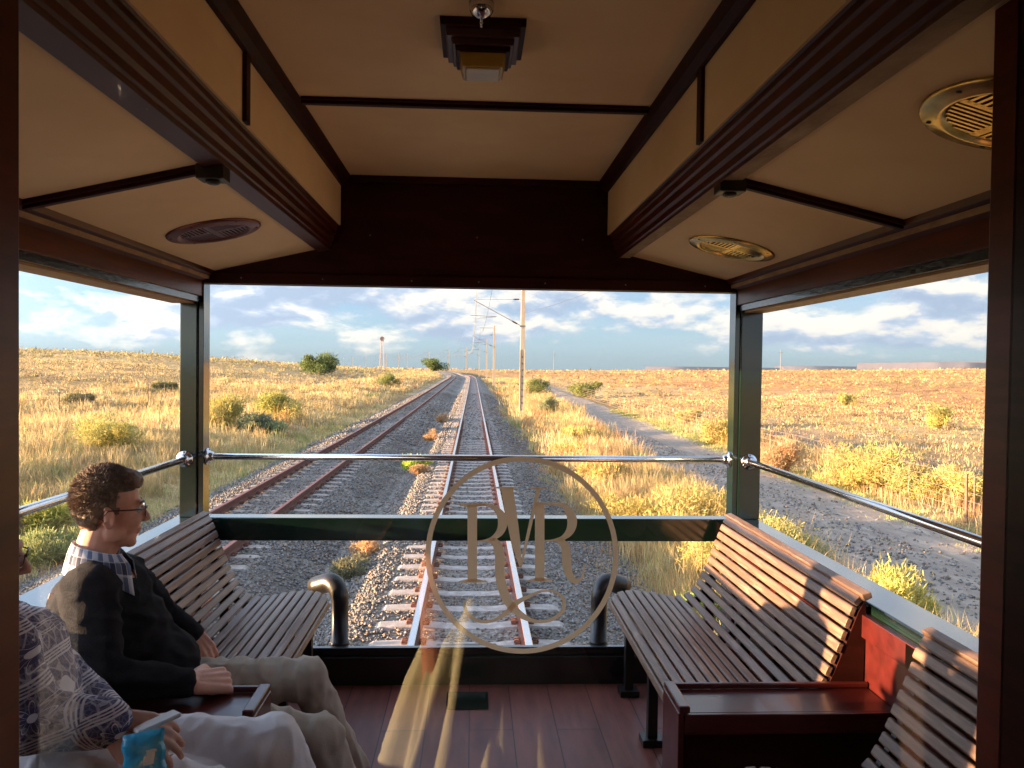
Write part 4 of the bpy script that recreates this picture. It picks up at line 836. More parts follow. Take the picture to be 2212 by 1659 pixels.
# lattice radio tower and two plain poles far right
def tower():
    Y = 560; b = P(825, 800, Y); x = b.x; z = float(gz(x, Y)); H = CAMZ+(792-738)/F*Y+1.0; H = max(H, z+16); root = empty('radio_tower', (x, Y, z), 'tall pale lattice radio tower with a round dish on top', 'radio tower'); mb = MB()
    n = 12; 
    for i in range(n):
        z0, z1 = z+(H-z)*i/n, z+(H-z)*(i+1)/n; w0, w1 = 1.5-(1.5-.75)*i/n, 1.5-(1.5-.75)*(i+1)/n
        c0 = [(x+a*w0, Y+b_*w0, z0) for a, b_ in ((-1, -1), (1, -1), (1, 1), (-1, 1))]; c1 = [(x+a*w1, Y+b_*w1, z1) for a, b_ in ((-1, -1), (1, -1), (1, 1), (-1, 1))]
        for k in range(4): mb.tube([c0[k], c1[k]], .10, 4); mb.tube([c0[k], c1[(k+1) % 4]], .05, 4); mb.tube([c0[k], c0[(k+1) % 4]], .05, 4)
    mb.build('lattice', M['towerp'], root); MB().lathe((x, Y-.9, H), (0, -1, 0), [(1.7, 0), (1.7, .5), (1.3, .55), (1.1, .1)], 18).build('dish', M['towerp'], root)
M['towerp'] = pm('tower_paint', (.36, .27, .23), (.30, .22, .19), 2, .7)
tower()
def pole(px, Y, top, label):
    x = P(px, 790, Y).x; z = float(gz(x, Y)); H = CAMZ+(798-top)/F*Y; root = empty('utility_pole', (x, Y, z), label, 'utility pole', 'thin utility poles on the right plain')
    MB().tube([(x, Y, z-.5), (x, Y, H)], [.14, .08], 8).build('post', M['steel'], root)
    MB().tube([(x-1.1, Y, H-1.3), (x+1.1, Y, H-1.3)], .08, 6).tube([(x-.5, Y, H-2.3), (x+.5, Y, H-2.3)], .06, 6).build('crossarm', M['steel'], root)
pole(1196, 330, 762, 'thin utility pole on the skyline right of the nearest catenary mast'); pole(1686, 330, 752, 'thin utility pole on the skyline in the right side opening')
# ------------------------------------------------------------------ fences
def fence(pts, h, nw, label, big=()):
    x0, y0 = pts[0]; root = empty('wire_fence', (x0, y0, float(gz(x0, y0))), label, 'fence', 'wire stock fences on both sides of the line'); wr = MB()
    for i, (x, y) in enumerate(pts):
        z = float(gz(x, y)); r_ = .016 if i not in big else .035; MB().tube([(x, y, z-.2), (x+random.uniform(-.02, .02), y, z+h+.04)], r_+y*.00012, 6).build('post', M['fpost'], root)
        if i in big: MB().tube([(x+.24, y+.1, z-.2), (x+.24, y+.1, z+h)], .028, 6).build('post', M['fpost'], root)
    for (a, b) in zip(pts[:-1], pts[1:]):
        for k in range(nw):
            t = .12+(h-.12)*k/(nw-1); q = []
            for s in np.linspace(0, 1, 6): x, y = a[0]+(b[0]-a[0])*s, a[1]+(b[1]-a[1])*s; za, zb_ = float(gz(*a)), float(gz(*b)); q.append((x, y, za+(zb_-za)*s+t-.03*4*s*(1-s)))
            wr.tube(q, .0028+.00008*max(a[1], 5), 4)
        L = math.hypot(a[0]-b[0], a[1]-b[1])
        for s in np.arange(2.4, L-1, 2.4)/L:
            x, y = a[0]+(b[0]-a[0])*s, a[1]+(b[1]-a[1])*s; z = float(gz(*a))*(1-s)+float(gz(*b))*s
            if y < 60: wr.tube([(x, y, z+.08), (x, y, z+h-.03)], .005, 4)
    wr.build('fence_wires', M['fwire'], root)
fr = [(10.6, 6.2), (10.62, 16.2)]+[(11.0+.012*i*10, 26+10*i) for i in range(15)]
fence(fr, 1.02, 6, 'rusty wire stock fence along the far side of the dirt road', big=(1,))
fence([(-19.5+.1*i, 18+9.7*i) for i in range(12)], 1.15, 5, 'thin wire fence with spindly posts across the left slope')

# ------------------------------------------------------------------ the air
def haze():
    mb = MB().box(-10400, 10400, -600, 10600, -140, 140); o = mb.build('haze', [], None); m = bpy.data.materials.new('haze_air'); m.use_nodes = True; nt = m.node_tree; nt.nodes.clear()
    v = N(nt, 'ShaderNodeVolumePrincipled'); v.inputs['Color'].default_value = (.13, .20, .30, 1); v.inputs['Density'].default_value = 6e-5; v.inputs['Anisotropy'].default_value = .0
    ou = N(nt, 'ShaderNodeOutputMaterial'); nt.links.new(v.outputs[0], ou.inputs['Volume']); o.data.materials.append(m); o['kind'] = 'stuff'; m.cycles.homogeneous_volume = True if hasattr(m.cycles, 'homogeneous_volume') else None
    tag(o, 'thin blue haze over the far plain', 'haze')
haze()
# ------------------------------------------------------------------ people
def skinmat(name, c, c2):
    m = pm(name, c, c2, 14, .48, .12, 160, spec=.4); b = m.node_tree.nodes['Principled BSDF']
    b.inputs['Subsurface Weight'].default_value = .12; b.inputs['Subsurface Radius'].default_value = (.02, .006, .003); b.inputs['Subsurface Scale'].default_value = .5; return m
M['skin'] = skinmat('ruddy_skin', (.66, .33, .22), (.54, .25, .165)); M['skin2'] = skinmat('aged_skin', (.62, .33, .23), (.50, .25, .17))
M['hair'] = pm('brown_hair', (.20, .115, .062), (.10, .055, .030), 40, .55, .3, 150, c3=(.32, .20, .11)); M['hairw'] = pm('white_hair', (.62, .60, .58), (.50, .48, .46), 40, .6, .4, 120)
M['sweater'] = pm('black_wool', (.016, .014, .015), (.010, .009, .011), 20, .95, .5, 260, spec=.15); M['khaki'] = pm('khaki_cotton', (.47, .385, .30), (.40, .32, .245), 6, .9, .25, 220, spec=.2)
M['wpants'] = pm('white_cotton', (.74, .68, .66), (.66, .60, .58), 6, .85, .2, 200, spec=.2); M['shoe'] = pm('brown_leather', (.22, .08, .035), (.14, .05, .02), 10, .4, .1, 60)
M['frame'] = pm('dark_spectacle_frame', (.06, .012, .012), None, 6, .3); M['white'] = pm('white_plastic', (.75, .73, .70), (.68, .66, .64), 6, .3, coat=.3); M['eye'] = pm('eye_white', (.6, .56, .52), None, 6, .2); M['iris'] = pm('dark_iris', (.03, .015, .01), None, 6, .15)
def plaid():
    m = bpy.data.materials.new('plaid_cotton'); m.use_nodes = True; nt = m.node_tree; b = nt.nodes['Principled BSDF']; tc = N(nt, 'ShaderNodeTexCoord'); s = N(nt, 'ShaderNodeSeparateXYZ')
    nt.links.new(tc.outputs['UV'], s.inputs[0])
    def line(x, per, w): return mth(nt, 'LESS_THAN', mth(nt, 'FRACT', mth(nt, 'MULTIPLY', x, per)), w)
    a = mth(nt, 'ADD', line(s.outputs[0], 16, .5), line(s.outputs[1], 3, .5)); a2 = mth(nt, 'ADD', line(s.outputs[0], 32, .14), line(s.outputs[1], 6, .14))
    c = ramp(nt, mth(nt, 'MULTIPLY', a, .5), [(0, (.50, .50, .54)), (.5, (.12, .14, .22)), (1, (.03, .04, .08))]); c = mixc(nt, mth(nt, 'MULTIPLY', a2, .4, clamp=True), c, (.75, .72, .68))
    nt.links.new(c, b.inputs['Base Color']); b.inputs['Roughness'].default_value = .9; return m
M['plaid'] = plaid()
def blouse():
    m = bpy.data.materials.new('patterned_blouse'); m.use_nodes = True; nt = m.node_tree; b = nt.nodes['Principled BSDF']; tc = N(nt, 'ShaderNodeTexCoord'); mp = N(nt, 'ShaderNodeMapping')
    nt.links.new(tc.outputs['Object'], mp.inputs[0]); mp.inputs['Rotation'].default_value = (0, math.radians(18), 0)
    dz = N(nt, 'ShaderNodeTexNoise', i_Scale=5.0, i_Detail=2); nt.links.new(mp.outputs[0], dz.inputs['Vector']); va = N(nt, 'ShaderNodeVectorMath', operation='MULTIPLY_ADD'); nt.links.new(dz.outputs['Color'], va.inputs[0]); va.inputs[1].default_value = (.03, .03, .03); nt.links.new(mp.outputs[0], va.inputs[2])
    s = N(nt, 'ShaderNodeSeparateXYZ'); nt.links.new(va.outputs[0], s.inputs[0])
    K = 9.5
    u = mth(nt, 'SUBTRACT', mth(nt, 'FRACT', mth(nt, 'MULTIPLY', s.outputs[0], K)), .5); v = mth(nt, 'SUBTRACT', mth(nt, 'FRACT', mth(nt, 'MULTIPLY', s.outputs[2], K)), .5)
    au, av = mth(nt, 'ABSOLUTE', u), mth(nt, 'ABSOLUTE', v); mx = mth(nt, 'MAXIMUM', au, av); r = mth(nt, 'SQRT', mth(nt, 'ADD', mth(nt, 'MULTIPLY', u, u), mth(nt, 'MULTIPLY', v, v)))
    def between(x, a, c): return mth(nt, 'MULTIPLY', mth(nt, 'GREATER_THAN', x, a), mth(nt, 'LESS_THAN', x, c))
    edge = mth(nt, 'ADD', between(mx, .385, .425), between(mx, .455, .485)); th = N(nt, 'ShaderNodeMath', operation='ARCTAN2'); nt.links.new(u, th.inputs[0]); nt.links.new(v, th.inputs[1])
    pet = mth(nt, 'MULTIPLY', mth(nt, 'ABSOLUTE', mth(nt, 'COSINE', mth(nt, 'MULTIPLY', th.outputs[0], 4))), .30); fl = between(mth(nt, 'SUBTRACT', pet, r), .0, .03); core = mth(nt, 'LESS_THAN', r, .07)
    vo = N(nt, 'ShaderNodeTexVoronoi', i_Scale=95.0, feature='DISTANCE_TO_EDGE'); nt.links.new(va.outputs[0], vo.inputs['Vector']); fil = mth(nt, 'LESS_THAN', vo.outputs['Distance'], .09)
    vo2 = N(nt, 'ShaderNodeTexVoronoi', i_Scale=34.0, feature='DISTANCE_TO_EDGE'); nt.links.new(va.outputs[0], vo2.inputs['Vector']); fil2 = mth(nt, 'LESS_THAN', vo2.outputs['Distance'], .07)
    tot = mth(nt, 'ADD', mth(nt, 'ADD', mth(nt, 'MULTIPLY', edge, 1.0), fl), mth(nt, 'ADD', core, mth(nt, 'MULTIPLY', mth(nt, 'ADD', mth(nt, 'MULTIPLY', fil, .16), mth(nt, 'MULTIPLY', fil2, .42)), mth(nt, 'GREATER_THAN', r, .16))), clamp=True)
    c = mixc(nt, mth(nt, 'MINIMUM', tot, 1.0), (.045, .035, .10), (.62, .56, .56)); nt.links.new(c, b.inputs['Base Color']); b.inputs['Roughness'].default_value = .85; return m
M['blouse'] = blouse()
def sph_mesh(c, r, rot=None, u=20, v=14):
    V = []; r = r if isinstance(r, (tuple, list)) else (r,)*3; rot = rot or Matrix.Identity(3)
    for i in range(v+1):
        ph = math.pi*i/v
        for j in range(u):
            th = 2*math.pi*j/u; V.append(tuple(Vector(c)+rot @ Vector((r[0]*math.sin(ph)*math.cos(th), r[1]*math.sin(ph)*math.sin(th), r[2]*math.cos(ph)))))
    Fc = []
    for i in range(v):
        for j in range(u): a, b = i*u+j, i*u+(j+1) % u; Fc.append([a, a+u, b+u, b])
    return V, Fc
def cap_mesh(p, rp, q, rq, seg=16):
    p, q = Vector(p), Vector(q); d = q-p; L = d.length; t = d.normalized() if L > 1e-6 else Vector((0, 0, 1)); a = Vector((0, 0, 1)) if abs(t.z) < .9 else Vector((1, 0, 0)); a = (a-t*a.dot(t)).normalized(); b = t.cross(a); V = []; rings = []
    for k in range(0, 6): an = math.pi/2*k/5; rings.append((-rp*math.cos(an), rp*math.sin(an), p))
    for k in range(0, 6): an = math.pi/2*k/5; rings.append((rq*math.sin(an), rq*math.cos(an), q))
    for h, r, c in rings:
        for j in range(seg): th = 2*math.pi*j/seg; V.append(tuple(c+t*h+(a*math.cos(th)+b*math.sin(th))*max(r, 1e-4)))
    Fc = [[i*seg+j, i*seg+(j+1) % seg, (i+1)*seg+(j+1) % seg, (i+1)*seg+j] for i in range(len(rings)-1) for j in range(seg)]
    return V, Fc
def blob(name, shapes, mats, parent, voxel=.006, smooth=4, disp=None, cut=None, factor=.5):
    """many overlapping solids fused into one continuous skin"""
    V, Fc = [], []
    for s in shapes:
        v, f = cap_mesh(*s[1:]) if s[0] == 'c' else sph_mesh(*s[1:]); k = len(V); V += v; Fc += [[i+k for i in q] for q in f]
    me = bpy.data.meshes.new(name+'_src'); me.from_pydata(V, [], Fc); bm = bmesh.new(); bm.from_mesh(me); bmesh.ops.remove_doubles(bm, verts=bm.verts, dist=2e-4); bmesh.ops.recalc_face_normals(bm, faces=bm.faces); bm.to_mesh(me); bm.free()
    o = bpy.data.objects.new('tmp', me); COL.objects.link(o); r = o.modifiers.new('r', 'REMESH'); r.mode = 'VOXEL'; r.voxel_size = voxel
    if smooth: sm = o.modifiers.new('s', 'SMOOTH'); sm.factor = factor; sm.iterations = smooth
    dg = bpy.context.evaluated_depsgraph_get(); ev = o.evaluated_get(dg); nm = bpy.data.meshes.new_from_object(ev); bpy.data.objects.remove(o); bpy.data.meshes.remove(me); nm.name = name
    if disp:
        n = len(nm.vertices); co = np.empty(n*3); no = np.empty(n*3); nm.vertices.foreach_get('co', co); nm.vertices.foreach_get('normal', no); co = co.reshape(-1, 3); no = no.reshape(-1, 3); d = np.array([disp(Vector(c)) for c in co]); nm.vertices.foreach_set('co', (co+no*d[:, None]).ravel()); nm.update()
    if cut:
        bm = bmesh.new(); bm.from_mesh(nm); bmesh.ops.delete(bm, geom=[v for v in bm.verts if not cut(v.co)], context='VERTS'); bm.to_mesh(nm); bm.free()
    return link(name, nm, parent, mats if isinstance(mats, (list, tuple)) else [mats], True)
def fold(p, fx, amp, seed=0.0, sharp=2):
    n = noise.noise(Vector((p.x*fx[0]+seed, p.y*fx[1], p.z*fx[2]))); n2 = noise.noise(Vector((p.x*fx[0]*2.3, p.y*fx[1]*2.3+seed, p.z*fx[2]*2.3))); return amp*((1-abs(n))**sharp*1.0-.7+.5*n2)
def head_shapes(T, sc_=1.0, neck=None, male=True):
    """T: function local (forward, left, up) -> world"""
    R = T.rot; s = sc_
    e = lambda c, r: ('s', T(*c), tuple(x*s for x in r), R)
    c = lambda p, rp, q, rq: ('c', T(*p), rp*s, T(*q), rq*s)
    L = [e((-.012, 0, .050), (.096, .076, .095)), e((.035, 0, -.015), (.062, .060, .085)), e((.040, 0, -.078), (.047, .047, .036)), e((.066, 0, -.098), (.022, .024, .018)),
         e((.079, 0, .036), (.017, .050, .012)), c((.094, 0, .018), .008, (.114, 0, -.018), .012), e((.104, .011, -.023), (.011, .009, .008)), e((.104, -.011, -.023), (.011, .009, .008)),
         e((.089, 0, -.050), (.011, .023, .006)), e((.087, 0, -.062), (.011, .020, .007)), e((.066, .038, -.020), (.025, .022, .024)), e((.066, -.038, -.020), (.025, .022, .024)), e((.012, .052, -.06), (.035, .014, .03)), e((.012, -.052, -.06), (.035, .014, .03))]
    for sd in (-1, 1):
        for k in range(9):
            a0, a1 = math.radians(-150+k*33), math.radians(-150+(k+1)*33)
            f = lambda a: (-.012+.018*math.cos(a)*.9-.006*math.sin(a), sd*(.080+.006*(math.cos(a) < 0)), -.006+.031*math.sin(a))
            if k < 8: L.append(c(f(a0), .0052, f(a1), .0052))
        L.append(e((-.008, sd*.075, -.004), (.017, .006, .026))); L.append(e((-.004, sd*.078, -.034), (.009, .005, .009)))
    if neck: L.append(('c', T(-.022, 0, -.06), .056*s, neck, .064*s)); L.append(('c', T(.015, 0, -.085), .035*s, neck, .05*s))
    return L
class Frame:
    def __init__(s, origin, yaw, pitch=0, roll=0, scale=1.0):
        f = Vector((math.cos(yaw)*math.cos(pitch), math.sin(yaw)*math.cos(pitch), math.sin(pitch))); l = Vector((-math.sin(yaw), math.cos(yaw), 0)); u = f.cross(l)
        s.rot = Matrix((f, l, u)).transposed(); s.o = Vector(origin); s.s = scale
    def __call__(s, a, b, c): return s.o+s.rot @ Vector((a, b, c))*s.s
def hand_shapes(W, d, n, thumb_side, curl, thumbc=.6, s=1.0, spread=.06):
    W = Vector(W); d = Vector(d).normalized(); n = Vector(n); n = (n-d*n.dot(d)).normalized(); t = Vector(thumb_side); t = (t-d*t.dot(d)-n*t.dot(n)).normalized(); L = []
    for i in range(4):
        off = .030-.0205*i; kn = W+d*(.086-.004*abs(i-1))*s+t*off*s+n*(.004-.003*abs(i-1.3))*s; L.append(('c', W+t*off*.55*s, .016*s, kn, .0115*s)); dd = d+t*spread*(1.2-i); dd.normalize(); p = kn; ln = [(.043, .027, .021), (.047, .030, .022), (.044, .028, .022), (.034, .021, .019)][i]; cu = curl[i] if isinstance(curl, (list, tuple)) else curl
        for k in range(3):
            a = cu*(.9, 1.15, .8)[k]; dd = (dd*math.cos(a)-n_at(n, dd)*math.sin(a)).normalized(); n = n; q = p+dd*ln[k]*s; L.append(('c', p, (.0098, .0088, .0080)[k]*s, q, (.0088, .0080, .0068)[k]*s)); p = q
    L.append(('s', W+d*.045*s-n*.006*s, (.040*s,)*3 and (.036*s, .036*s, .020*s), Matrix((d, t, n)).transposed()))
    b = W+d*.022*s+t*.026*s-n*.006*s; m = b+(d*.6+t*.7-n*.15).normalized()*.042*s; e = m+(d*(1-thumbc*.3)+t*(.35-thumbc*.8)-n*thumbc*.6).normalized()*.034*s; f = e+(d*(1-thumbc*.3)+t*(.1-thumbc)-n*thumbc*.6).normalized()*.026*s
    L += [('c', W+t*.012*s, .019*s, m, .0125*s), ('c', m, .0125*s, e, .0105*s), ('c', e, .0105*s, f, .0085*s)]
    return L
def n_at(n, dd): v = n-dd*n.dot(dd); return v.normalized() if v.length > 1e-3 else n
def hair_strands(center, R, rad, n, ln, wd, seed, keep, curl=1.0, down=.3):
    r = np.random.default_rng(seed); d = r.normal(size=(n*3, 3)); d /= np.linalg.norm(d, axis=1)[:, None]; Rm = np.array(R); p = d*np.array(rad); k = np.array([keep(*q) for q in p]); d, p = d[k][:n], p[k][:n]; n = len(p)
    tg = np.cross(d, r.normal(size=(n, 3))); tg /= np.linalg.norm(tg, axis=1)[:, None]; tg = tg*curl+d*.35+np.array([-.15, 0, -down]); tg /= np.linalg.norm(tg, axis=1)[:, None]; sd = np.cross(tg, d); sd /= np.linalg.norm(sd, axis=1)[:, None]; L = ln*r.uniform(.6, 1.4, (n, 1))
    b2 = np.cross(sd, tg); V = np.stack([p-sd*wd, p+sd*wd, p+tg*L*.5+sd*wd*.8+b2*L*-.18, p+tg*L*.5-sd*wd*.8+b2*L*-.18, p+tg*L*.85+b2*L*.12], 1).reshape(-1, 3)
    V = V @ Rm.T+np.array(center); f = np.array([[0, 1, 2], [0, 2, 3], [3, 2, 4]]); return V, (np.arange(n)[:, None, None]*5+f).reshape(-1, 3)
def merge(name, objs_arrays, mat, parent, smooth=True):
    o = 0; Vs, Fs = [], []
    for v, f in objs_arrays: Vs.append(v); Fs.append(np.asarray(f)+o); o += len(v)
    return fast(name, np.concatenate(Vs), np.concatenate(Fs), mat, None, parent, smooth)
def tri_arrays(ob):
    me = ob.data; me.calc_loop_triangles(); V = np.empty(len(me.vertices)*3); me.vertices.foreach_get('co', V); f = np.empty(len(me.loop_triangles)*3, np.int32); me.loop_triangles.foreach_get('vertices', f); bpy.data.objects.remove(ob); return V.reshape(-1, 3), f.reshape(-1, 3)
def glasses(T, parent, s=1.0):
    mb = MB()
    for sd in (-1, 1):
        pts = []
        for k in range(17):
            a = 2*math.pi*k/16; x = math.copysign(abs(math.cos(a))**.6, math.cos(a)); z = math.copysign(abs(math.sin(a))**.6, math.sin(a)); pts.append(T(.106-.008*abs(x)*(x*sd > 0), sd*.034+.025*x, .010+.016*z))
        mb.tube(pts, .0016*s, 6, cap=False); mb.tube([T(.098, sd*.060, .018), T(.07, sd*.079, .020), T(-.012, sd*.086, .018), T(-.026, sd*.084, .0)], .0020*s, 6)
    mb.tube([T(.108, -.009, .014), T(.112, 0, .018), T(.108, .009, .014)], .0014*s, 6); g = mb.build('glasses', M['frame'], parent, True)
    for sd in (-1, 1):
        m2 = MB(); k = []
        for j in range(16):
            a = 2*math.pi*j/16; x = math.copysign(abs(math.cos(a))**.6, math.cos(a)); z = math.copysign(abs(math.sin(a))**.6, math.sin(a)); k.append(T(.106-.008*abs(x)*(x*sd > 0), sd*.034+.024*x, .010+.015*z))
        m2.v = [tuple(q) for q in k]; m2.f = [list(range(16))]; m2.m = [0]; m2.build('lens', M['glass'], g)
def eyes(T, parent, s=1.0):
    for sd in (-1, 1):
        v, f = sph_mesh(T(.078, sd*.031, .012), .0125*s, None, 12, 8); me = bpy.data.meshes.new('eye'); me.from_pydata(v, [], f); e = link('eye', me, parent, [M['eye']], True)
        v, f = sph_mesh(T(.0865, sd*.031, .012), (.005*s,)*3, None, 10, 6); me = bpy.data.meshes.new('iris'); me.from_pydata(v, [], f); link('iris', me, e, [M['iris']], True)
# ---- the man
man = empty('person', (-.98, 2.5, ZF), 'seated man in black sweater, plaid collar and khaki trousers, with curly brown hair and glasses', 'person')
ear = P(236, 1119, 2.345); TH = Frame((0, 0, 0), math.radians(30), math.radians(-4), scale=.93); TH.o = ear-TH.rot @ Vector((-.008, -.078, -.005))*.93
nb = TH(-.05, 0, -.19)
ShN, ShF = P(192, 1275, 2.29), P(262, 1243, 2.66); ElN, WrN = P(215, 1462, 2.20), P(408, 1476, 2.28); ElF, WrF = P(352, 1335, 2.74), P(414, 1366, 2.72)
hipN, hipF = P(300, 1545, 2.40), P(300, 1490, 2.60); knN, knF = P(688, 1596, 2.37), P(662, 1466, 2.68); anN, anF = P(800, 1830, 2.50), P(768, 1672, 2.86)
hs = head_shapes(TH, .93, nb)
bs = hs+[('c', nb, .062, P(215, 1285, 2.46), .07), ('s', P(228, 1300, 2.46), (.12, .17, .14)), ('s', P(255, 1400, 2.46), (.15, .15, .15)), ('c', ShN, .055, ElN, .042), ('c', ElN, .042, WrN, .028), ('c', ShF, .055, ElF, .042), ('c', ElF, .042, WrF, .028), ('c', ShN, .06, P(228, 1300, 2.46), .09), ('c', ShF, .06, P(228, 1300, 2.46), .09),
     ('c', hipN, .08, knN, .05), ('c', hipF, .08, knF, .05), ('c', P(255, 1440, 2.46), .13, hipN, .08), ('c', P(255, 1440, 2.46), .13, hipF, .08), ('c', knN, .05, anN, .035), ('c', knF, .05, anF, .035)]
dN = P(470, 1470, 2.34)-WrN
bs += hand_shapes(WrN+dN.normalized()*.015, dN, (.25, -.35, .9), (.2, 1, .15), (1.15, 1.2, 1.2, 1.15), .8, 1.22)
dF = P(452, 1420, 2.70)-WrF
bs += hand_shapes(WrF, dF, (.5, -.6, .5), (-.4, -1, .2), (.5, .55, .6, .6), .3, 1.0)
blob('body', bs, M['skin'], man, .0042, 2)
eyes(TH, man, .93); glasses(TH, man, .93)
RT = TH.rot
def keepm(x, y, z): return (z > .048 or x < .012-.25*abs(z)*(z < 0)*.0) and not (abs(y) > .055 and -.05 < x < .03 and z < -.012) and (z > -.035 or x < -.03)
cap_ = blob('hair', [('s', TH(-.014, 0, .058), (.097*.93, .083*.93, .097*.93), RT), ('s', TH(-.038, 0, .005), (.060, .064, .064), RT), ('s', TH(.035, 0, .105), (.055, .055, .035), RT), ('s', TH(-.03, 0, -.03), (.05, .052, .05), RT)], M['hair'], man, .005, 3,
     disp=lambda p: .006*noise.noise(p*30)+.003*noise.noise(p*70),
     cut=lambda c: (lambda q: (q.z > .072+.25*max(q.x-.04, 0) or q.x < (.012 if q.z > .03 else (.022 if q.z > 0 else -.020))) and not (q.z < -.018 and q.x > -.035))((RT.transposed() @ (c-TH.o))/.93))
V1 = tri_arrays(cap_)
hv = hair_strands(TH(-.014, 0, .056), [list(r) for r in RT], (.091, .078, .096), 14000, .022, .0008, 3, lambda x, y, z: (z > .035 and x < .085) or (x < .012 and z > -.01) or (x < -.045 and z > -.085))
merge('hair', [V1, hv], M['hair'], man)
m2 = MB()
for sd in (-1, 1): m2.tube([TH(.093, sd*.014, .034), TH(.094, sd*.030, .040), TH(.082, sd*.050, .036)], [.0035, .0045, .002], 6)
m2.build('eyebrows', M['hair'], man, True)
sw = [('c', nb+Vector((0, 0, -.065)), .070, P(215, 1285, 2.46), .098), ('s', P(222, 1305, 2.46), (.140, .19, .15)), ('s', P(245, 1375, 2.46), (.168, .195, .16)), ('s', P(285, 1438, 2.47), (.205, .19, .135)), ('s', P(250, 1470, 2.46), (.20, .19, .12)),
      ('c', ShN, .082, ElN, .066), ('c', ElN, .066, WrN+(ElN-WrN)*.06, .043), ('c', ShF, .080, ElF, .062), ('c', ElF, .062, WrF, .040), ('c', ShN, .083, P(215, 1290, 2.46), .098), ('c', ShF, .083, P(215, 1290, 2.46), .098), ('s', P(200, 1480, 2.26), (.085, .07, .06))]
def swd(p):
    e = (p-ElN).length; return fold(p, (10, 10, 18), .009, 2)+(.006*math.sin(p.z*110+p.x*40)*max(0, 1-e/.16))
blob('sweater', sw, M['sweater'], man, .0065, 5, disp=swd)
# plaid collar: a folded band round the neck
def collar(c0, ax_f, parent, mat, rn=.066, ro=.098, h=.046):
    n = 48; V = []; uv = []; f = Vector(ax_f).normalized(); l = Vector((0, 0, 1)).cross(f); Fc = []
    for j in range(n+1):
        a = math.radians(18)+(2*math.pi-math.radians(36))*j/n; fr = max(0, math.cos(a)); tip = max(0, 1-min(j, n-j)/6.0)
        for k, (r, z) in enumerate([(rn-.004, -.050), (rn, .012), (rn+.006, .016), (ro*.5+rn*.5+.004, -.018), (ro, -.066-.040*tip-.004)]):
            V.append(tuple(Vector(c0)+(f*math.cos(a)*1.05+l*math.sin(a)*1.0)*(r*(1-.10*max(0, -math.cos(a)))+.012*tip*(k > 2))+Vector((0, 0, z-.026*fr*(k > 0)+.016*max(0, -math.cos(a))*(k > 0)))))
    for j in range(n):
        for k in range(4): a = j*5+k; Fc.append([a, a+1, a+6, a+5])
    me = bpy.data.meshes.new('collar'); me.from_pydata(V, [], Fc); ul = me.uv_layers.new(name='uv')
    for p in me.polygons:
        for li in p.loop_indices: vi = me.loops[li].vertex_index; ul.data[li].uv = (vi//5/n, (vi % 5)/4)
    o = link('shirt_collar', me, parent, [mat], True); so = o.modifiers.new('s', 'SOLIDIFY'); so.thickness = .003; return o
collar(nb+Vector((.024, .008, .062)), (math.cos(.25), math.sin(.25), 0), man, M['plaid'], .064, .097, .05)
tr = [('c', hipN, .098, knN, .070), ('c', hipF, .098, knF, .070), ('c', P(262, 1485, 2.5), .14, hipN, .10), ('c', P(262, 1485, 2.5), .14, hipF, .10), ('c', knN, .070, anN, .056), ('c', knF, .070, anF, .054), ('s', P(400, 1500, 2.52), (.12, .09, .075)), ('s', knN+Vector((.004, 0, .004)), .073), ('s', knF+Vector((.004, 0, .004)), .073)]
blob('trousers', tr, M['khaki'], man, .0065, 4, disp=lambda p: fold(p, (17, 11, 8), .010, 5, 3)+.002)
blob('shoe', [('c', anF+Vector((-.03, 0, -.06)), .038, anF+Vector((.13, .05, -.075)), .033), ('c', anF, .04, anF+Vector((0, 0, -.06)), .042)], M['shoe'], man, .006, 3)
blob('shoe', [('c', Vector((anN.x, anN.y, ZF+.045)), .04, Vector((anN.x+.15, anN.y+.02, ZF+.038)), .034), ('c', anN, .04, Vector((anN.x, anN.y, ZF+.05)), .042)], M['shoe'], man, .006, 3)
# ---- the woman
wom = empty('person', (-1.0, 1.7, ZF), 'seated woman in blue and white patterned blouse, face half hidden by left jamb', 'person')
TW = Frame((0, 0, 0), math.radians(18), math.radians(-10), scale=.9); nose = P(66, 1231, 1.74); TW.o = nose-TW.rot @ Vector((.122, 0, -.018))*.9; nbw = TW(-.06, 0, -.17)
sN, sF = P(-8, 1395, 1.58), P(10, 1365, 1.90); eN, wN = P(70, 1560, 1.56), P(236, 1562, 1.60); eF, wF = P(140, 1480, 1.95), P(230, 1545, 1.86)
hN, hF = P(90, 1690, 1.62), P(110, 1640, 1.82); kN, kF = P(470, 1745, 1.66), P(588, 1618, 1.84); aN, aF = P(520, 2150, 1.72), P(735, 1960, 1.98)
ws = head_shapes(TW, .9, nbw)+[('c', nbw, .055, P(5, 1430, 1.76), .07), ('s', P(10, 1450, 1.76), (.08, .13, .12)), ('s', P(30, 1550, 1.74), (.10, .13, .12)), ('c', sN, .045, eN, .036), ('c', eN, .036, wN, .024), ('c', sF, .045, eF, .036), ('c', eF, .036, wF, .024), ('c', sN, .04, P(5, 1430, 1.76), .07), ('c', sF, .04, P(5, 1430, 1.76), .07),
      ('c', P(70, 1600, 1.74), .11, hN, .08), ('c', P(70, 1600, 1.74), .11, hF, .08), ('c', hN, .075, kN, .045), ('c', hF, .075, kF, .045), ('c', kN, .045, aN, .03), ('c', kF, .045, aF, .03)]
dW = P(330, 1582, 1.62)-wN
ws += hand_shapes(wN, dW, (.1, -.55, .8), (.35, -.75, -.5), (.42, .38, .36, .34), .25, .98, .05)
ws += hand_shapes(wF, P(300, 1580, 1.80)-wF, (.1, -.3, .9), (.2, -1, .1), (.4, .4, .4, .4), .3, .92)
blob('body', ws, M['skin2'], wom, .0045, 2); eyes(TW, wom, .9); glasses(TW, wom, .9)
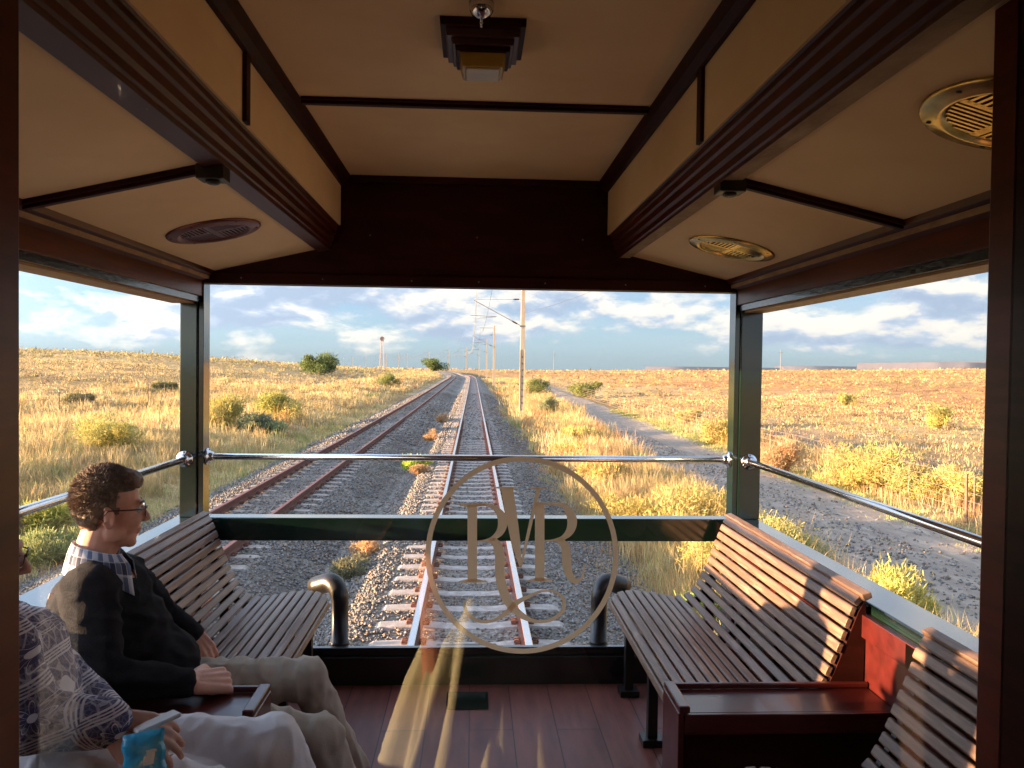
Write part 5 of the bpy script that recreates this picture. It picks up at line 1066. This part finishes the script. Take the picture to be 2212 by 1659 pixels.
RW = TW.rot
cw = blob('hair', [('s', TW(-.020, 0, .055), (.098*.93, .086*.93, .100*.93), RW), ('s', TW(-.045, 0, -.005), (.064, .066, .066), RW)], M['hairw'], wom, .005, 3, disp=lambda p: .006*noise.noise(p*30), cut=lambda c: (lambda q: q.z > .060 or q.x < .025)((RW.transposed() @ (c-TW.o))/.9))
hv = hair_strands(TW(-.02, 0, .055), [list(r) for r in RW], (.094, .082, .096), 5000, .03, .001, 5, lambda x, y, z: (z > .03 and x < .09) or x < .03, .5)
merge('hair', [tri_arrays(cw), hv], M['hairw'], wom)
bl = [('c', nbw+Vector((0, 0, -.03)), .06, P(5, 1420, 1.76), .09), ('s', P(18, 1440, 1.76), (.105, .17, .13)), ('s', P(28, 1520, 1.75), (.125, .175, .14)), ('s', P(70, 1610, 1.74), (.16, .18, .10)), ('c', sN, .068, eN, .062), ('c', eN, .062, wN+(eN-wN)*.06, .050), ('c', sF, .075, eF, .066), ('c', eF, .066, wF, .046), ('c', sN, .07, P(5, 1430, 1.76), .09), ('c', sF, .07, P(5, 1430, 1.76), .09), ('c', P(100, 1610, 1.7), .09, P(225, 1632, 1.66), .032)]
blob('blouse', bl, M['blouse'], wom, .0065, 5, disp=lambda p: fold(p, (8, 8, 11), .006, 9))
tw = [('c', hN, .10, kN, .075), ('c', hF, .10, kF, .073), ('c', P(110, 1650, 1.74), .12, hN, .09), ('c', P(110, 1650, 1.74), .12, hF, .09), ('c', kN, .075, aN, .06), ('c', kF, .073, aF, .058), ('s', kF+Vector((0, 0, .003)), .076), ('c', P(230, 1680, 1.70), .075, P(420, 1720, 1.72), .075)]
blob('trousers', tw, M['wpants'], wom, .0065, 4, disp=lambda p: fold(p, (19, 11, 9), .008, 15, 3)+.002)
MB().lathe(wN+(eN-wN)*.10, (wN-eN), [(.031, 0), (.033, .004), (.033, .010), (.031, .014)], 20).build('wristwatch', M['brass'], wom, True)
# phone and tissue packet in her hand
def slab(name, c, ax, ay, az, dims, mat, label, cat, bev):
    ax = Vector(ax).normalized(); ay = Vector(ay); ay = (ay-ax*ay.dot(ax)).normalized(); az = ax.cross(ay); mb = MB(); root = empty(name, c, label, cat); c = Vector(c)
    def b(d0, d1, d2, off=(0, 0, 0)):
        k = len(mb.v)
        for i in (-1, 1):
            for j in (-1, 1):
                for l in (-1, 1): mb.v.append(tuple(c+ax*(i*d0/2+off[0])+ay*(j*d1/2+off[1])+az*(l*d2/2+off[2])))
        for q in ((0,1,3,2), (4,6,7,5), (0,4,5,1), (2,3,7,6), (0,2,6,4), (1,5,7,3)): mb.f.append([k+i for i in q]); mb.m.append(0)
    b(*dims); return root, mb, b
pc = P(338, 1560, 1.60); root, mb, b = slab('mobile_phone', pc, P(372, 1549, 1.68)-P(300, 1581, 1.64), (-.42, .86, -.20), 0, (.085, .060, .009), M['white'], 'white mobile phone held in the woman\'s hand above the tissue packet', 'phone', .002)
mb.build('case', M['white'], root, bevel=.003); mb = MB(); mb2 = slab
tc_ = P(312, 1638, 1.54)
def packet():
    c = tc_; a = Vector((1, .25, .10)).normalized(); u = Vector((-.10, .15, .95)); u = (u-a*u.dot(a)).normalized(); n = a.cross(u); root = empty('tissue_packet', c, 'crumpled blue and white plastic tissue packet in the woman\'s hand', 'tissue packet')
    V = []; Fc = []; nx, ny = 16, 18; rr = random.Random(4); mi = []
    for sgn in (1, -1):
        for j in range(ny+1):
            for i in range(nx+1):
                s, t = i/nx*2-1, j/ny*2-1; e = (1-abs(s)**3.5)*(1-abs(t)**5); h = sgn*(.011*e**.6+.0022*noise.noise(Vector((s*3, t*4, sgn)))*e); V.append(tuple(c+a*(s*.038+.002*math.sin(t*9))+u*(t*.050)+n*h))
    for sgn in (0, 1):
        o = sgn*(nx+1)*(ny+1)
        for j in range(ny):
            for i in range(nx):
                k = o+j*(nx+1)+i; q = [k, k+1, k+nx+2, k+nx+1]; Fc.append(q if sgn == 0 else q[::-1]); mi.append(1 if (j < 4 and i > 2) or (abs(i-7-.3*j) < 2 and 6 < j < 12) else 0)
    me = bpy.data.meshes.new('wrapper'); me.from_pydata(V, [], Fc); me.polygons.foreach_set('material_index', mi); link('wrapper', me, root, [M['blue'], M['white']], True)
M['blue'] = pm('blue_plastic_film', (.03, .32, .58), (.06, .46, .66), 22, .25, .3, 40, coat=.5, c3=(.35, .5, .6)); packet()

# ---- the photographer, standing in the saloon; only the pane's reflection shows this person
ph = empty('person', (0, -.45, ZF), 'photographer in a pale yellow skirt, mirrored faintly in the window pane', 'person')
c_ = lambda x, y, z: Vector((x, y, CAMZ+z))
M['pale'] = pm('pale_yellow_cloth', (.62, .60, .42), (.55, .53, .36), 5, .9, .1, 60); M['darktop'] = pm('dark_top', (.03, .02, .02), None, 10, .9)
pb = [('s', c_(.02, -.42, .04), (.075, .09, .11)), ('c', c_(.02, -.44, -.05), .05, c_(.02, -.46, -.16), .06), ('c', c_(.02, -.46, -.30), .13, c_(0, -.46, -.62), .12), ('c', c_(-.17, -.45, -.20), .05, c_(-.33, -.33, -.55), .042), ('c', c_(-.33, -.33, -.55), .042, c_(-.05, -.14, -.10), .026), ('c', c_(.20, -.45, -.20), .05, c_(.52, -.30, -.50), .042), ('c', c_(.52, -.30, -.50), .042, c_(.07, -.14, -.10), .026), ('c', c_(-.17, -.46, -.22), .07, c_(.2, -.46, -.22), .07), ('c', c_(-.09, -.46, -.70), .09, c_(-.09, -.44, -1.45), .05), ('c', c_(.09, -.46, -.70), .09, c_(.09, -.44, -1.45), .05)]
pb += hand_shapes(c_(-.05, -.14, -.10), (.35, .05, 1), (-.8, -.2, .2), (.1, -1, .3), .5, .3, .95); pb += hand_shapes(c_(.07, -.14, -.10), (-.35, .05, 1), (.8, -.2, .2), (-.1, -1, .3), .5, .3, .95)
blob('body', pb, M['skin'], ph, .008, 3)
blob('top', [('c', c_(.02, -.46, -.26), .155, c_(0, -.46, -.66), .145), ('c', c_(-.17, -.46, -.21), .075, c_(.2, -.46, -.21), .075)], M['darktop'], ph, .012, 4)
sk = MB(); n_ = 260; rows = [(-.66, .13, 0), (-.74, .15, .010), (-.90, .19, .024), (-1.10, .23, .036), (-1.36, .29, .050)]
for z, r, am in rows:
    for j in range(n_): a = 2*math.pi*j/n_; q = r+am*(1.1*noise.noise(Vector((a*3.2, z*1.2, 3)))*2+.6*noise.noise(Vector((a*7, z*1.5, 7)))+.12*math.sin(a*19+z*5)); sk.v.append((.10+q*1.25*math.cos(a), -.50+q*math.sin(a), CAMZ+z))
for i in range(len(rows)-1):
    for j in range(n_): sk.f.append([i*n_+j, i*n_+(j+1) % n_, (i+1)*n_+(j+1) % n_, (i+1)*n_+j]); sk.m.append(0)
sk.build('skirt', M['pale'], ph, True)
